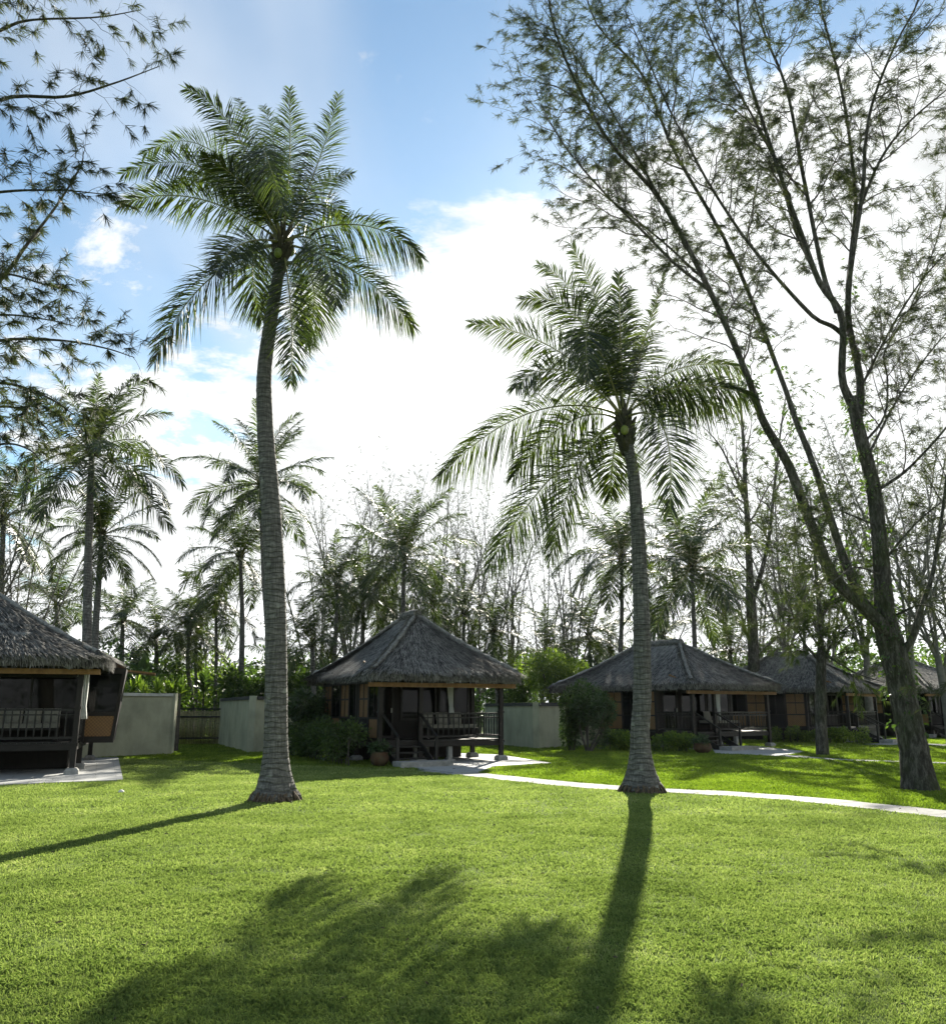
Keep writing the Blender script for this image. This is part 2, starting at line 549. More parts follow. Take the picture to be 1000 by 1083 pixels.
mb = MB()
mb.add([(-300, -120, -.02), (300, -120, -.02), (300, 500, -.02), (-300, 500, -.02)], [[0, 1, 2, 3]])
structure('ground', mb, M['earth'])

curve_px = [(455, 815), (500, 819.5), (560, 826), (620, 831.5), (680, 835.5), (760, 839.5), (850, 846), (930, 854), (1000, 862), (1090, 873), (1230, 893), (1400, 915)]
Cc, Ca, Cb = ribbon(curve_px, .85, 0)
# lawns: the near one up to the curved path, the lusher one beyond it
far_edge = Cc
mb = MB()
lx = np.concatenate([[-60, -20], Cc[:, 0], [60]])
ly = np.concatenate([[Cc[0, 1] + 10, Cc[0, 1] + 10], Cc[:, 1], [Cc[-1, 1] - 3]])
# near lawn as strips from y=-30 to the path line
o_ = np.argsort(lx)
lx, ly = lx[o_], ly[o_]
P = np.stack([np.stack([lx, np.full_like(lx, -30), np.zeros_like(lx)], 1), np.stack([lx, ly, np.zeros_like(lx)], 1)], 0)
mb.grid(P)
structure('lawn_near', mb, M['lawn_near'])
mb = MB()
P = np.stack([np.stack([lx, ly, np.full_like(lx, -.004)], 1), np.stack([lx * 1.6, np.full_like(lx, 75), np.full_like(lx, -.004)], 1)], 0)
mb.grid(P)
structure('lawn_far', mb, M['lawn_far'])


def path_strip(name, a, b, z=.012):
    mb = MB()
    n = len(a)
    A = np.concatenate([a, np.full((n, 1), z)], 1)
    B = np.concatenate([b, np.full((n, 1), z)], 1)
    cl_ = np.concatenate([[0], np.cumsum(np.linalg.norm(np.diff((A + B) / 2, axis=0), axis=1))])
    m_ = int(cl_[-1] / .9)
    gs = np.random.default_rng(n)
    for i_ in range(m_):
        d0, d1 = cl_[-1] * i_ / m_ + .008, cl_[-1] * (i_ + 1) / m_ - .008
        dd = np.linspace(d0, d1, 4)
        a_ = np.stack([np.interp(dd, cl_, A[:, k_]) for k_ in range(3)], 1)
        b_ = np.stack([np.interp(dd, cl_, B[:, k_]) for k_ in range(3)], 1)
        a_[:, 2] += gs.normal(0, .003)
        b_[:, 2] += gs.normal(0, .003)
        sh = gs.normal(0, .012) * nrm(a_[:1] - b_[:1])
        a_, b_ = a_ + sh, b_ + sh
        a0, b0 = a_.copy(), b_.copy()
        a0[:, 2] = b0[:, 2] = -.03
        mb.grid(np.stack([a0, a_, b_, b0], 0))
    return structure(name, mb, M['path'])


path_strip('path', Ca, Cb)
tri = [gr(812, 798), (gr(880, 803.5)), gr(950, 806), gr(1010, 808), gr(1090, 811), gr(1200, 814)]
C2 = smooth_path(np.array([q[:2] for q in tri]), 40)
t2 = nrm(np.gradient(C2, axis=0))
n2v = np.stack([-t2[:, 1], t2[:, 0]], 1)
path_strip('path', C2 + n2v * .4, C2 - n2v * .4)
C3 = smooth_path(np.array([gr(*q)[:2] for q in [(925, 788), (960, 787), (1010, 789), (1100, 792)]]), 20)
t3 = nrm(np.gradient(C3, axis=0))
n3v = np.stack([-t3[:, 1], t3[:, 0]], 1)
path_strip('path', C3 + n3v * .8, C3 - n3v * .8)

PATIOS = []


def patio(px_list, name='patio', z=.03):
    poly = [tuple(gr(*p)[:2]) for p in px_list]
    # order must be counter-clockwise
    area = sum(poly[i][0] * poly[(i + 1) % len(poly)][1] - poly[(i + 1) % len(poly)][0] * poly[i][1] for i in range(len(poly)))
    if area < 0:
        poly = poly[::-1]
    mb = MB()
    slab(mb, poly, -.03, z)
    PATIOS.append(np.array(poly))
    return structure(name, mb, M['paving'])


def paving_mat():
    m, t = new_mat('paving')
    tcn = t.n('ShaderNodeTexCoord')
    mp_ = t.n('ShaderNodeMapping', i_Vector=tcn.outputs['Object'])
    mp_.inputs['Rotation'].default_value = (0, 0, R(-23))
    br = t.n('ShaderNodeTexBrick', i_Vector=mp_.outputs[0], i_Scale=1.0)
    br.inputs['Color1'].default_value = (.33, .335, .335, 1)
    br.inputs['Color2'].default_value = (.25, .255, .255, 1)
    br.inputs['Mortar'].default_value = (.16, .17, .14, 1)
    br.inputs['Mortar Size'].default_value = .012
    br.inputs['Brick Width'].default_value = .9
    br.inputs['Row Height'].default_value = .6
    nz = t.n('ShaderNodeTexNoise', i_Vector=tcn.outputs['Object'], i_Scale=5.0, i_Detail=6.0)
    c = t.mix(t.math('MULTIPLY', nz.outputs[0], .55), br.outputs[0], (.27, .28, .26))
    p = t.n('ShaderNodeBsdfPrincipled', i_Base_Color=c, i_Roughness=.8)
    b = t.n('ShaderNodeBump', i_Strength=.3, i_Distance=.01, i_Height=nz.outputs[0])
    t.link(b.outputs[0], p.inputs['Normal'])
    o = t.n('ShaderNodeOutputMaterial')
    t.link(p.outputs[0], o.inputs[0])
    return m


M['paving'] = paving_mat()
patio([(-160, 838), (130, 826), (125, 802), (60, 803), (-120, 806)])
patio([(432, 812.5), (470, 806), (470, 797), (528, 799), (583, 808), (522, 811.5), (505, 818), (480, 818.5)])
patio([(756, 797.5), (752, 791), (800, 790), (851, 795.5), (822, 800.5), (790, 799)])

# ------------------------------------------------------------------ thatched huts
def rounded_rect(x0, x1, y0, y1, r, n):
    """n points round a rectangle with rounded corners, plus outward direction"""
    segs = [((x0 + r, y0), (x1 - r, y0)), 'c', ((x1, y0 + r), (x1, y1 - r)), 'c', ((x1 - r, y1), (x0 + r, y1)), 'c', ((x0, y1 - r), (x0, y0 + r)), 'c']
    pts = []
    cc = [(x1 - r, y0 + r, -90), (x1 - r, y1 - r, 0), (x0 + r, y1 - r, 90), (x0 + r, y0 + r, 180)]
    lx_, ly_ = x1 - x0 - 2 * r, y1 - y0 - 2 * r
    k = 0
    for sgm in segs:
        if sgm == 'c':
            cx, cy, a0 = cc[k]
            k += 1
            for a in np.linspace(a0, a0 + 90, 7)[1:-1]:
                pts.append((cx + r * cos(R(a)), cy + r * sin(R(a))))
        else:
            a, b = np.array(sgm[0]), np.array(sgm[1])
            m = max(8, int(n * np.linalg.norm(b - a) / (2 * (lx_ + ly_))))
            pts += [tuple(a + (b - a) * t) for t in np.linspace(0, 1, m)]
    return np.array(pts)


def thatch_roof(root, W, L, ez, rz, rl, seed, straw=9000):
    """hipped thatch with a short ridge running back along y, thick ragged eave"""
    g = np.random.default_rng(seed)
    E = rounded_rect(0, W, 0, L, .62, 150)
    n = len(E)
    ry0, ry1 = L / 2 - rl / 2, L / 2 + rl / 2
    Rg = np.stack([np.full(n, W / 2), np.clip(E[:, 1], ry0, ry1)], 1)
    # the ridge line keeps the ends gathered
    vs = np.linspace(0, 1, 50)

    def surf(E_, v, off=0.0):
        xy = E_ + (Rg - E_) * v
        sag = -.12 * np.sin(pi * v) * (1 - .3 * v)
        z = ez + .30 + (rz - ez - .30) * v + sag + off
        return np.column_stack([xy, np.full(len(E_), z)])

    rows = []
    cen = np.array([W / 2, L / 2])
    rag = g.normal(0, .025, n)
    inn = E + nrm(cen - E) * .50
    rows.append(np.column_stack([inn, np.full(n, ez + .16)]))
    rows.append(np.column_stack([E + nrm(cen - E) * .12, ez + rag]))
    rows.append(np.column_stack([E + nrm(cen - E) * .02, ez + .03 + rag]))
    rows.append(np.column_stack([E, ez + .15 + rag * .5]))
    for v in vs:
        p = surf(E, v)
        lump = g.normal(0, .018, n) - .05 * ((v * 8 + .08 * np.sin(np.arange(n) * .37)) % 1) + .02 * np.sin(v * 60 + np.arange(n) * .1)
        p[:, 2] += lump * (1 - v * .5)
        rows.append(p)
    G = np.stack(rows + [], 0)
    G = np.concatenate([G, G[:, :1]], 1)
    mb = MB()
    mb.grid(G)
    # straw lying on the slope
    N = int(straw * 1.5)
    ui = g.integers(0, n, N)
    v = 1 - np.sqrt(g.random(N))
    uf = g.random(N)[:, None]
    uj = (ui + 1) % n
    Ei = E[ui] * (1 - uf) + E[uj] * uf
    Ri = Rg[ui] * (1 - uf) + Rg[uj] * uf

    def sp(v_):
        xy = Ei + (Ri - Ei) * v_[:, None]
        z = ez + .30 + (rz - ez - .30) * v_ - .12 * np.sin(pi * np.clip(v_, 0, 1)) * (1 - .3 * v_)
        return np.column_stack([xy, z])

    p = sp(v)
    p2 = sp(v - .05)
    D = nrm(p2 - p)
    side = nrm(np.cross(D, [0, 0, 1.0]))
    Nn = nrm(np.cross(side, D))
    Nn *= np.sign(Nn[:, 2:3])
    D = nrm(D + side * g.normal(0, .11, N)[:, None])
    ln = g.uniform(.22, .5, N)[:, None]
    wd = g.uniform(.006, .015, N)[:, None]
    a = p + Nn * .0
    b = p + D * ln + Nn * g.uniform(.008, .04, N)[:, None]
    sd_ = nrm(np.cross(D, Nn))
    V = np.stack([a - sd_ * wd, a + sd_ * wd, b + sd_ * wd * .4, b - sd_ * wd * .4], 1)
    mb.add(V.reshape(-1, 3), np.arange(N * 4).reshape(N, 4))
    # fringe at the eave
    N = int(straw * .45)
    ui = g.integers(0, n, N)
    uf = g.random(N)[:, None]
    Ei = E[ui] * (1 - uf) + E[(ui + 1) % n] * uf
    outw = nrm(Ei - cen)
    zt = ez + g.uniform(.05, .32, N)
    a = np.column_stack([Ei + outw * .01, zt])
    tdir = nrm(np.column_stack([outw * g.uniform(.15, .6, (N, 1)), np.full(N, -1.0)]))
    tang = np.column_stack([-outw[:, 1], outw[:, 0], np.zeros(N)])
    b = a + tdir * g.uniform(.06, .17, N)[:, None] + tang * g.normal(0, .02, N)[:, None]
    wd = g.uniform(.006, .014, N)[:, None]
    V = np.stack([a - tang * wd, a + tang * wd, b + tang * wd * .3, b - tang * wd * .3], 1)
    mb.add(V.reshape(-1, 3), np.arange(N * 4).reshape(N, 4))
    roof = part('roof', mb, M['thatch'], root)
    # ceiling lining, closes the roof from below
    # bundled caps along ridge and hips
    mb = MB()
    hips = [((.2, .2), (W / 2, ry0)), ((W - .2, .2), (W / 2, ry0)), ((.2, L - .2), (W / 2, ry1)), ((W - .2, L - .2), (W / 2, ry1))]
    for (ex, ey), (rx, ry) in hips:
        v = np.linspace(0.02, 1.0, 26)
        x = ex + (rx - ex) * v
        y = ey + (ry - ey) * v
        z = ez + .30 + (rz - ez - .30) * v - .12 * np.sin(pi * v) * (1 - .3 * v) + .02
        rr = .065 + .03 * np.abs(np.sin(v * 40)) + g.normal(0, .014, 26)
        mb.tube(np.column_stack([x, y, z]), rr, 8)
        # loose straw over the hip
        m = 700
        vv = g.random(m)
        c = np.column_stack([ex + (rx - ex) * vv, ey + (ry - ey) * vv, ez + .38 + (rz - ez - .30) * vv - .12 * np.sin(pi * vv) * (1 - .3 * vv)])
        hd = nrm(np.array([ex - rx, ey - ry, -(rz - ez)]))
        sv = nrm(np.cross(hd, [0, 0, 1.0]))
        sgn = g.choice([-1, 1], m)[:, None]
        e = c + hd * g.uniform(.1, .3, m)[:, None] + sv * sgn * g.uniform(.08, .25, m)[:, None] - np.array([0, 0, 1]) * g.uniform(.02, .12, m)[:, None]
        wv = np.array([0, 0, .012]) + hd * .01
        V = np.stack([c - wv, c + wv, e + wv * .5, e - wv * .5], 1)
        mb.add(V.reshape(-1, 3), np.arange(m * 4).reshape(m, 4))
    yy = np.linspace(ry0 - .15, ry1 + .15, 20)
    mb.tube(np.column_stack([np.full(20, W / 2), yy, rz + .02 + .02 * np.sin(yy * 9)]), .15 + .03 * np.abs(np.sin(yy * 14)), 8, True)
    cp = part('ridge_cap', mb, M['thatch_ridge'], roof)
    return roof


def hut(loc, rot, W, L, label, ez=2.45, rz=4.75, rl=None, seed=1, fz=.68, ov=.62, vd=2.0, side_rail=False, side_panels=True,
        bay=False, stairs=True, straw=9000, tone=0):
    root = empty('thatched_hut', (loc[0], loc[1], 0), rot, label, 'hut', 'thatched huts round the lawn')
    rl = (L - W) * .8 if rl is None else rl
    thatch_roof(root, W, L, ez, rz, rl, seed, straw)
    x0, x1, y0, y1 = ov, W - ov, ov, L - ov
    # deck
    mb = MB()
    nb = int((x1 - x0) / .14)
    for i in range(nb):
        xa = x0 + (x1 - x0) * i / nb
        mb.box(xa, xa + (x1 - x0) / nb - .008, y0 + .02, y0 + vd, fz - .04, fz)
    mb.box(x0 + .02, x1 - .02, y0 + vd, y1, fz - .06, fz - .01)
    part('deck', mb, M['rail_wood'], root)
    mb = MB()
    mb.box(x0 - .04, x1 + .04, y0 - .03, y0 + .015, fz - .2, fz - .045)
    mb.box(x0 - .04, x0 + .02, y0 + .02, y1, fz - .2, fz - .065)
    mb.box(x1 - .02, x1 + .04, y0 + .02, y1, fz - .2, fz - .065)
    for q in np.arange(y0 + .6, y1, .8):
        mb.box(x0 + .03, x1 - .03, q, q + .07, fz - .2, fz - .065)
    part('floor_beam', mb, M['dark_wood'], root)
    # skirting under the room
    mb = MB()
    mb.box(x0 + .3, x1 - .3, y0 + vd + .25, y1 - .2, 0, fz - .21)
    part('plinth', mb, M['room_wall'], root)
    # posts on stone feet
    ps = [(x0, y0), (x1, y0), (x0, y0 + vd), (x1, y0 + vd), (x0, y1), (x1, y1)]
    sx = 1.25 if stairs else 0
    ps.append((x0 + sx + .06, y0) if stairs else ((x0 + x1) / 2, y0))
    for i, (px, py) in enumerate(ps):
        mb = MB()
        top = ez + .12
        mb.box(px - .065, px + .065, py - .065, py + .065, .18, top)
        if i < 2:
            mb.box(px - .085, px + .085, py - .085, py + .085, fz - .1, fz - .02)
            mb.box(px - .085, px + .085, py - .085, py + .085, fz + .80, fz + .86)
            mb.beam((px, py, top - .45), (px + (.4 if px == x0 else -.4), py, top - .06), .05)
        pst = part('post', mb, M['dark_wood'], root)
        mb = MB()
        v = []
        for z, s_ in ((-.02, .17), (.12, .16), (.18, .11)):
            v += [(px - s_, py - s_, z), (px + s_, py - s_, z), (px + s_, py + s_, z), (px - s_, py + s_, z)]
        f = []
        for k in (0, 4):
            f += [[k + j, k + (j + 1) % 4, k + 4 + (j + 1) % 4, k + 4 + j] for j in range(4)]
        f.append([8, 9, 10, 11])
        mb.add(v, f)
        part('stone_foot', mb, M['stone'], pst)
    for q in ((x0 + x1) / 2 + .3, (x0 + x1) / 2 - .9 + (W - 5) * .2):
        for yy in (y0 + .04, y0 + vd - .2):
            mb = MB()
            mb.box(q - .07, q + .07, yy - .0, yy + .14, 0, fz - .205)
            mb.box(q - .14, q + .14, yy - .07, yy + .21, 0, .1)
            part('floor_pier', mb, M['stone'], root)
    # eave beam
    mb = MB()
    mb.box(x0 - .45, x1 + .45, y0 - .20, y0 - .12, ez - .17, ez - .04)
    for q in np.arange(x0 - .2, x1 + .25, .45):
        mb.beam((q, y0 - .55 + .08, ez + .10), (q, y0 + 1.0, ez + .62), .045, .06)
    part('eave_beam', mb, M['tan_wood'], root)
    mb = MB()
    mb.box(x0 - .06, x1 + .06, y0 - .055, y0 + .055, ez + .12, ez + .26)
    mb.box(x0 - .055, x0 + .055, y0 + .06, y1, ez + .12, ez + .26)
    mb.box(x1 - .055, x1 + .055, y0 + .06, y1, ez + .12, ez + .26)
    # ceiling above the veranda and the room
    mb.box(x0 + .06, x1 - .06, y0 + .06, y1 - .06, ez + .27, ez + .30)
    part('wall_plate', mb, M['dark_wood'], root)
    # room walls
    yf = y0 + vd
    mb = MB()
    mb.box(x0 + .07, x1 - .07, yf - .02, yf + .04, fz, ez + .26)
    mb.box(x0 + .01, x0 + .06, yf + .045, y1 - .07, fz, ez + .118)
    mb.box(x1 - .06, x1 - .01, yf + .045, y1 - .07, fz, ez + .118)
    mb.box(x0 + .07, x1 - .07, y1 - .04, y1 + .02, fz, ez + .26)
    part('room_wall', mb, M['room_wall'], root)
    # front of the room: door and wide windows
    def leafed(xa, xb, za, zb, name, n):
        fr = MB()
        y_ = yf - .022
        fr.box(xa, xa + .06, y_ - .05, y_, za, zb)
        fr.box(xb - .06, xb, y_ - .05, y_, za, zb)
        fr.box(xa + .06, xb - .06, y_ - .05, y_, zb - .07, zb)
        fr.box(xa + .06, xb - .06, y_ - .05, y_, za, za + .07)
        for i in range(1, n):
            xm = xa + (xb - xa) * i / n
            fr.box(xm - .025, xm + .025, y_ - .045, y_ - .003, za + .07, zb - .07)
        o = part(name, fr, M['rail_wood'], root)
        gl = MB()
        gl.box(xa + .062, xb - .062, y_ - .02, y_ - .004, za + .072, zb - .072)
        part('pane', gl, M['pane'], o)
        return o
    dr = leafed(x0 + .3, x0 + 1.2, fz + .01, fz + 1.75, 'door', 1)
    kn = MB()
    kn.box(x0 + 1.1, x0 + 1.14, yf - .12, yf - .075, fz + .8, fz + .95)
    part('handle', kn, M['wall_cap'], dr)
    leafed(x0 + 1.45, (x0 + 1.45 + x1) / 2 - .04, fz + .55, fz + 1.7, 'window', 2)
    leafed((x0 + 1.45 + x1) / 2 + .04, x1 - .15, fz + .55, fz + 1.7, 'window', 2)
    # side wall facing left: woven bamboo panels between dark posts, windows
    if side_panels:
        ya = y0 + (.0 if not side_rail else vd)
        n = max(3, int(round((y1 - ya) / .95)))
        for i in range(n):
            a, b = ya + (y1 - ya) * i / n + .05, ya + (y1 - ya) * (i + 1) / n - .05
            kind = ('low', 'full', 'dark', 'full')[(i + tone) % 4]
            fr = MB()
            xs = x0 - .002
            fr.box(xs - .05, xs, a - .05, a, fz, ez + .115)
            fr.box(xs - .05, xs, b, b + .05, fz, ez + .115)
            for zc in (fz + .02, fz + .62, ez - .05) + ((fz + 1.2,) if kind == 'full' else ()):
                fr.box(xs - .045, xs, a, b, zc, zc + .05)
            m2 = (a + b) / 2
            fr.box(xs - .042, xs, m2 - .015, m2 + .015, fz + .68, ez - .052)
            o = part('window' if kind != 'dark' else 'shutter', fr, M['dark_wood'], root)
            pn = MB()
            pn.box(xs - .022, xs - .004, a, b, fz + .675, ez - .055)
            part('pane' if kind != 'full' else 'woven_panel', pn, M['woven'] if kind == 'full' else M['pane'], o)
            if kind != 'dark':
                pn = MB()
                pn.box(xs - .022, xs - .004, a, b, fz + .072, fz + .615)
                part('woven_panel', pn, M['woven'] if kind == 'low' or tone else M['room_wall'], o)
    # railings
    def railing(a, b):
        a, b = np.array([*a, 0.0]), np.array([*b, 0.0])
        mb = MB()
        up = lambda z: np.array([0, 0, z])
        mb.beam(a + up(fz + .78), b + up(fz + .78), .075, .05)
        mb.beam(a + up(fz + .66), b + up(fz + .66), .035, .035)
        mb.beam(a + up(fz + .10), b + up(fz + .10), .045, .05)
        ln = np.linalg.norm(b - a)
        m = max(2, int(ln / .17))
        for i in range(1, m):
            p = a + (b - a) * i / m
            mb.tube([p + up(fz + .12), p + up(fz + .25), p + up(fz + .4), p + up(fz + .55), p + up(fz + .76)], [.014, .024, .017, .024, .014], 6)
        part('railing', mb, M['rail_wood'], root)
    railing((x0 + sx + .13 if stairs else x0 + .07, y0), (x1 - .07, y0))
    railing((x1, y0 + .07), (x1, yf - .07))
    if side_rail:
        railing((x0, y0 + .07), (x0, yf - .07))
    if stairs:
        mb = MB()
        n = 4
        for i in range(n):
            z = fz - (i + 1) * fz / (n + .3)
            yy = y0 - .05 - (i + 1) * .26
            mb.box(x0 + .12, x0 + sx - .02, yy - .02, yy + .27, z - .04, z)
        for q in (x0 + .07, x0 + sx):
            mb.beam((q, y0 - .04, fz - .1), (q, y0 - 1.25, .02), .05, .22)
        part('stairs', mb, M['rail_wood'], root)
        for q in (x0 + .07, x0 + sx + .03):
            mb = MB()
            mb.beam((q, y0 - .04, fz + .78), (q, y0 - 1.3, .82), .06, .05)
            mb.box(q - .04, q + .04, y0 - 1.3, y0 - 1.22, 0, .80)
            part('handrail', mb, M['rail_wood'], root)
        mb = MB()
        mb.box(x0 - .1, x0 + sx + .25, y0 - 1.95, y0 - 1.33, -.02, .17)
        part('stone_step', mb, M['stone'], root)
    if bay:
        # window box leaning out from the right-hand wall, towards the front
        mb = MB()
        bx, by = x1 + .02, yf + .1
        def q4(xa, xb, za, zb, y_, d=.06, lean=.16):
            l0, l1 = lean * (za - fz) / 1.8, lean * (zb - fz) / 1.8
            v = [(xa, y_, za), (xb + l0, y_, za), (xb + l1, y_, zb), (xa, y_, zb)]
            return v + [(x, y + d, z) for x, y, z in v]
        F6 = [[0, 1, 2, 3], [7, 6, 5, 4], [0, 4, 5, 1], [1, 5, 6, 2], [2, 6, 7, 3], [3, 7, 4, 0]]
        mb.add(q4(bx, bx + .78, fz - .08, ez + .1, by + .05, 1.6), F6)
        b_ = part('bay_window', mb, M['room_wall'], root)
        fr = MB()
        fr.add(q4(bx, bx + .78, fz - .10, fz + .06, by), F6)
        fr.add(q4(bx, bx + .78, fz + .62, fz + .72, by), F6)
        fr.add(q4(bx, bx + .78, ez - .05, ez + .1, by), F6)
        fr.add([(bx + .70, by - .003, fz - .1), (bx + .79, by - .003, fz - .1), (bx + .97, by - .003, ez + .1), (bx + .88, by - .003, ez + .1),
                (bx + .70, by + .04, fz - .1), (bx + .79, by + .04, fz - .1), (bx + .97, by + .04, ez + .1), (bx + .88, by + .04, ez + .1)], F6)
        part('frame', fr, M['dark_wood'], b_)
        pn = MB()
        pn.add(q4(bx + .02, bx + .70, fz + .07, fz + .61, by + .02, .02), F6)
        part('woven_panel', pn, M['woven'], b_)
        pn = MB()
        pn.add(q4(bx + .02, bx + .70, fz + .73, ez - .06, by + .02, .02), F6)
        part('pane', pn, M['pane'], b_)
        aw = MB()
        aw.beam((x1 + .15, by + 2.4, ez + .18), (x1 + 1.75, by + 2.4, ez + .02), 1.3, .05)
        part('awning', aw, M['tan_wood'], root)
    return root, dict(x0=x0, x1=x1, y0=y0, y1=y1, yf=yf, fz=fz, ez=ez, rot=rot, loc=loc, sx=sx)


def hw(h, x, y, z=0.0):
    """a hut's own coordinates -> world"""
    c, s_ = cos(h['rot']), sin(h['rot'])
    return np.array([h['loc'][0] + c * x - s_ * y, h['loc'][1] + s_ * x + c * y, z])


def cushion_mb(w_, d_, t_):
    mb = MB()
    u = np.linspace(-1, 1, 9)
    X, Yv = np.meshgrid(u, u, indexing='ij')
    bul = (1 - X ** 4) * (1 - Yv ** 4)
    top = np.stack([X * w_ / 2, t_ * .5 * bul ** .5, Yv * d_ / 2], -1)
    bot = np.stack([X * w_ / 2, -t_ * .5 * bul ** .5, Yv * d_ / 2], -1)
    mb.grid(top)
    mb.grid(bot[::-1])
    return mb


def daybed(h, xa, xb, label):
    yb = h['yf'] - .12
    c = hw(h, (xa + xb) / 2, yb - .35)
    o = empty('daybed', (c[0], c[1], h['fz']), h['rot'], label, 'daybed', 'daybeds on the verandas')
    w_ = xb - xa
    mb = MB()
    mb.box(-w_ / 2, w_ / 2, -.35, .35, .26, .32)
    part('bed_frame', mb, M['dark_wood'], o)
    for a, b in ((-1, -1), (1, -1), (-1, 1), (1, 1)):
        mb = MB()
        mb.box(a * (w_ / 2 - .05) - .04, a * (w_ / 2 - .05) + .04, b * .3 - .04, b * .3 + .04, 0, .259)
        part('leg', mb, M['dark_wood'], o)
    mb = MB()
    mb.box(-w_ / 2 + .04, w_ / 2 - .04, -.32, .28, .323, .43)
    part('mattress', mb, M['cushion'], o)
    return o


def cushions(h, xs, label_fmt, y=None, z=None):
    for i, x in enumerate(xs):
        yb = (h['yf'] - .25) if y is None else y
        c = hw(h, x, yb, h['fz'] + (.62 if z is None else z))
        mb = cushion_mb(.42, .40, .16)
        o = solo('cushion', mb, M['cushion'], label_fmt[i], 'cushion', 'pale cushions on the daybeds', True)
        o.location = c
        o.rotation_euler = (R(-14), 0, h['rot'])


def curtain(h, x, y, label, z0=None, z1=None, tie=True, wd=.28):
    z0 = h['fz'] + .45 if z0 is None else z0
    z1 = h['ez'] + .1 if z1 is None else z1
    zs = np.linspace(z0, z1, 14)
    u = np.linspace(0, 1, 24)
    Z, U = np.meshgrid(zs, u, indexing='ij')
    k = (Z - z0) / (z1 - z0)
    wv = wd * (.45 + .55 * np.abs(k - .25) ** .7) if tie else wd
    X = (U - .5) * wv + (1 - k) * .08
    Yv = .035 * np.sin(U * 26) + .02 * np.sin(k * 5)
    mb = MB()
    mb.grid(np.stack([X, Yv, Z - z0], -1))
    o = solo('curtain', mb, M['curtain'], label, 'curtain', 'tied curtains on the verandas', True)
    sol = o.modifiers.new('thickness', 'SOLIDIFY')
    sol.thickness = .004
    o.location = hw(h, x, y, z0)
    o.rotation_euler = (0, 0, h['rot'])


# hut on the left edge
aW, aL, aR = 7.8, 7.6, R(20)
corner = at(110, 741, 21.6)
locA = (corner[0] - aW * cos(aR), corner[1] - aW * sin(aR))
rA, hA = hut(locA, aR, aW, aL, 'nearest thatched hut, cut off by the left edge of the photo', ez=2.62, rz=5.2, seed=3, fz=.80, bay=True, stairs=False, straw=16000)
# centre hut
cB = at(389, 741, 25.3)
rB, hB = hut((cB[0], cB[1]), R(27), 5.35, 6.7, 'thatched hut in the centre behind the tall palm, with front steps and veranda', ez=2.42, rz=4.72, seed=5, straw=14000)
cC = at(733, 741, 34.8)
rC, hC = hut((cC[0], cC[1]), R(34), 6.0, 9.4, 'thatched hut behind the smaller palm, right of the centre', ez=2.38, rz=4.55, seed=7, side_rail=True, straw=12000, tone=1)
cD = at(905, 741, 42)
rD, hD = hut((cD[0], cD[1]), R(50), 6.0, 8.4, 'long low thatched hut seen between the small tree and the big leaning tree', ez=2.40, rz=4.5, seed=9, side_rail=True, straw=9000, tone=1)
cE = at(985, 741, 50)
rE, hE = hut((cE[0], cE[1]), R(30), 8.0, 9.0, 'farthest thatched hut, behind the big tree at the right edge', ez=2.5, rz=4.8, seed=11, straw=6000, tone=0)

daybed(hA, hA['x1'] - 2.3, hA['x1'] - .5, 'dark daybed with pale mattress on the veranda at the left edge')
cushions(hA, [hA['x1'] - 2.1 + .45 * k for k in range(4)],
         ['pale cushion on the left-edge veranda, %s' % s_ for s_ in ('leftmost in its row', 'second from the left in its row', 'second from the post in its row', 'nearest the corner post')])
curtain(hA, hA['x1'] + .02, hA['y0'] + .35, 'white curtain tied beside the corner post of the left-edge hut', z0=hA['fz'] + .55, wd=.34)
daybed(hB, hB['x0'] + 2.1, hB['x1'] - .2, 'dark daybed with pale mattress on the veranda of the centre hut')
cushions(hB, [hB['x0'] + 2.35 + .5 * k for k in range(3)],
         ['pale cushion on the centre veranda, %s' % s_ for s_ in ('nearest the steps', 'middle of three', 'nearest the right-hand post')])
curtain(hB, hB['x0'] + 2.9, hB['yf'] - .75, 'white curtain swept aside on the veranda of the centre hut', z0=hB['fz'] + .75)
daybed(hC, hC['x1'] - 2.4, hC['x1'] - .4, 'dark daybed with pale mattress on the veranda behind the smaller palm')
cushions(hC, [hC['x1'] - 1.9 + .6 * k for k in range(2)],
         ['pale cushion on the veranda behind the smaller palm, nearer the steps', 'pale cushion on the veranda behind the smaller palm, nearer the far post'])
curtain(hC, hC['x0'] + 1.9, hC['y0'] + .3, 'grey white curtain tied above the steps of the hut behind the smaller palm')
curtain(hD, hD['x0'] + .9, hD['y0'] + .3, 'grey white curtain on the hut seen beside the big leaning tree')

# ------------------------------------------------------------------ walls and gate
def wall_run(pts, h, label, cap='wall_cap', ch=.10, th=.18, pil=True):
    base = pts[0]
    o = empty('garden_wall', (pts[0][0], pts[0][1], 0), 0, label, 'wall', 'pale rendered garden walls')
    mb, cb, pb = MB(), MB(), MB()
    lp = [np.array([p[0] - base[0], p[1] - base[1], 0.0]) for p in pts]
    for i, (a, b) in enumerate(zip(lp[:-1], lp[1:])):
        d = nrm(b - a)
        a2 = a + d * (th / 2 if i else 0)
        b2 = b - d * th / 2
        mb.beam(a2 + [0, 0, h / 2], b2 + [0, 0, h / 2], th, h)
        cb.beam(a2 + [0, 0, h + ch / 2], b2 + [0, 0, h + ch / 2], th + .12, ch)
    part('wall_panel', mb, M['wall_paint'], o)
    part('coping', cb, M[cap], o)
    if pil:
        for p in lp:
            pb = MB()
            s_ = th / 2 + .035
            pb.box(p[0] - s_, p[0] + s_, p[1] - s_, p[1] + s_, 0, h + ch + .012)
            part('pillar', pb, M['wall_paint'], o)
    return o


def gp(px, Y):
    return at(px, 741, Y)[:2]


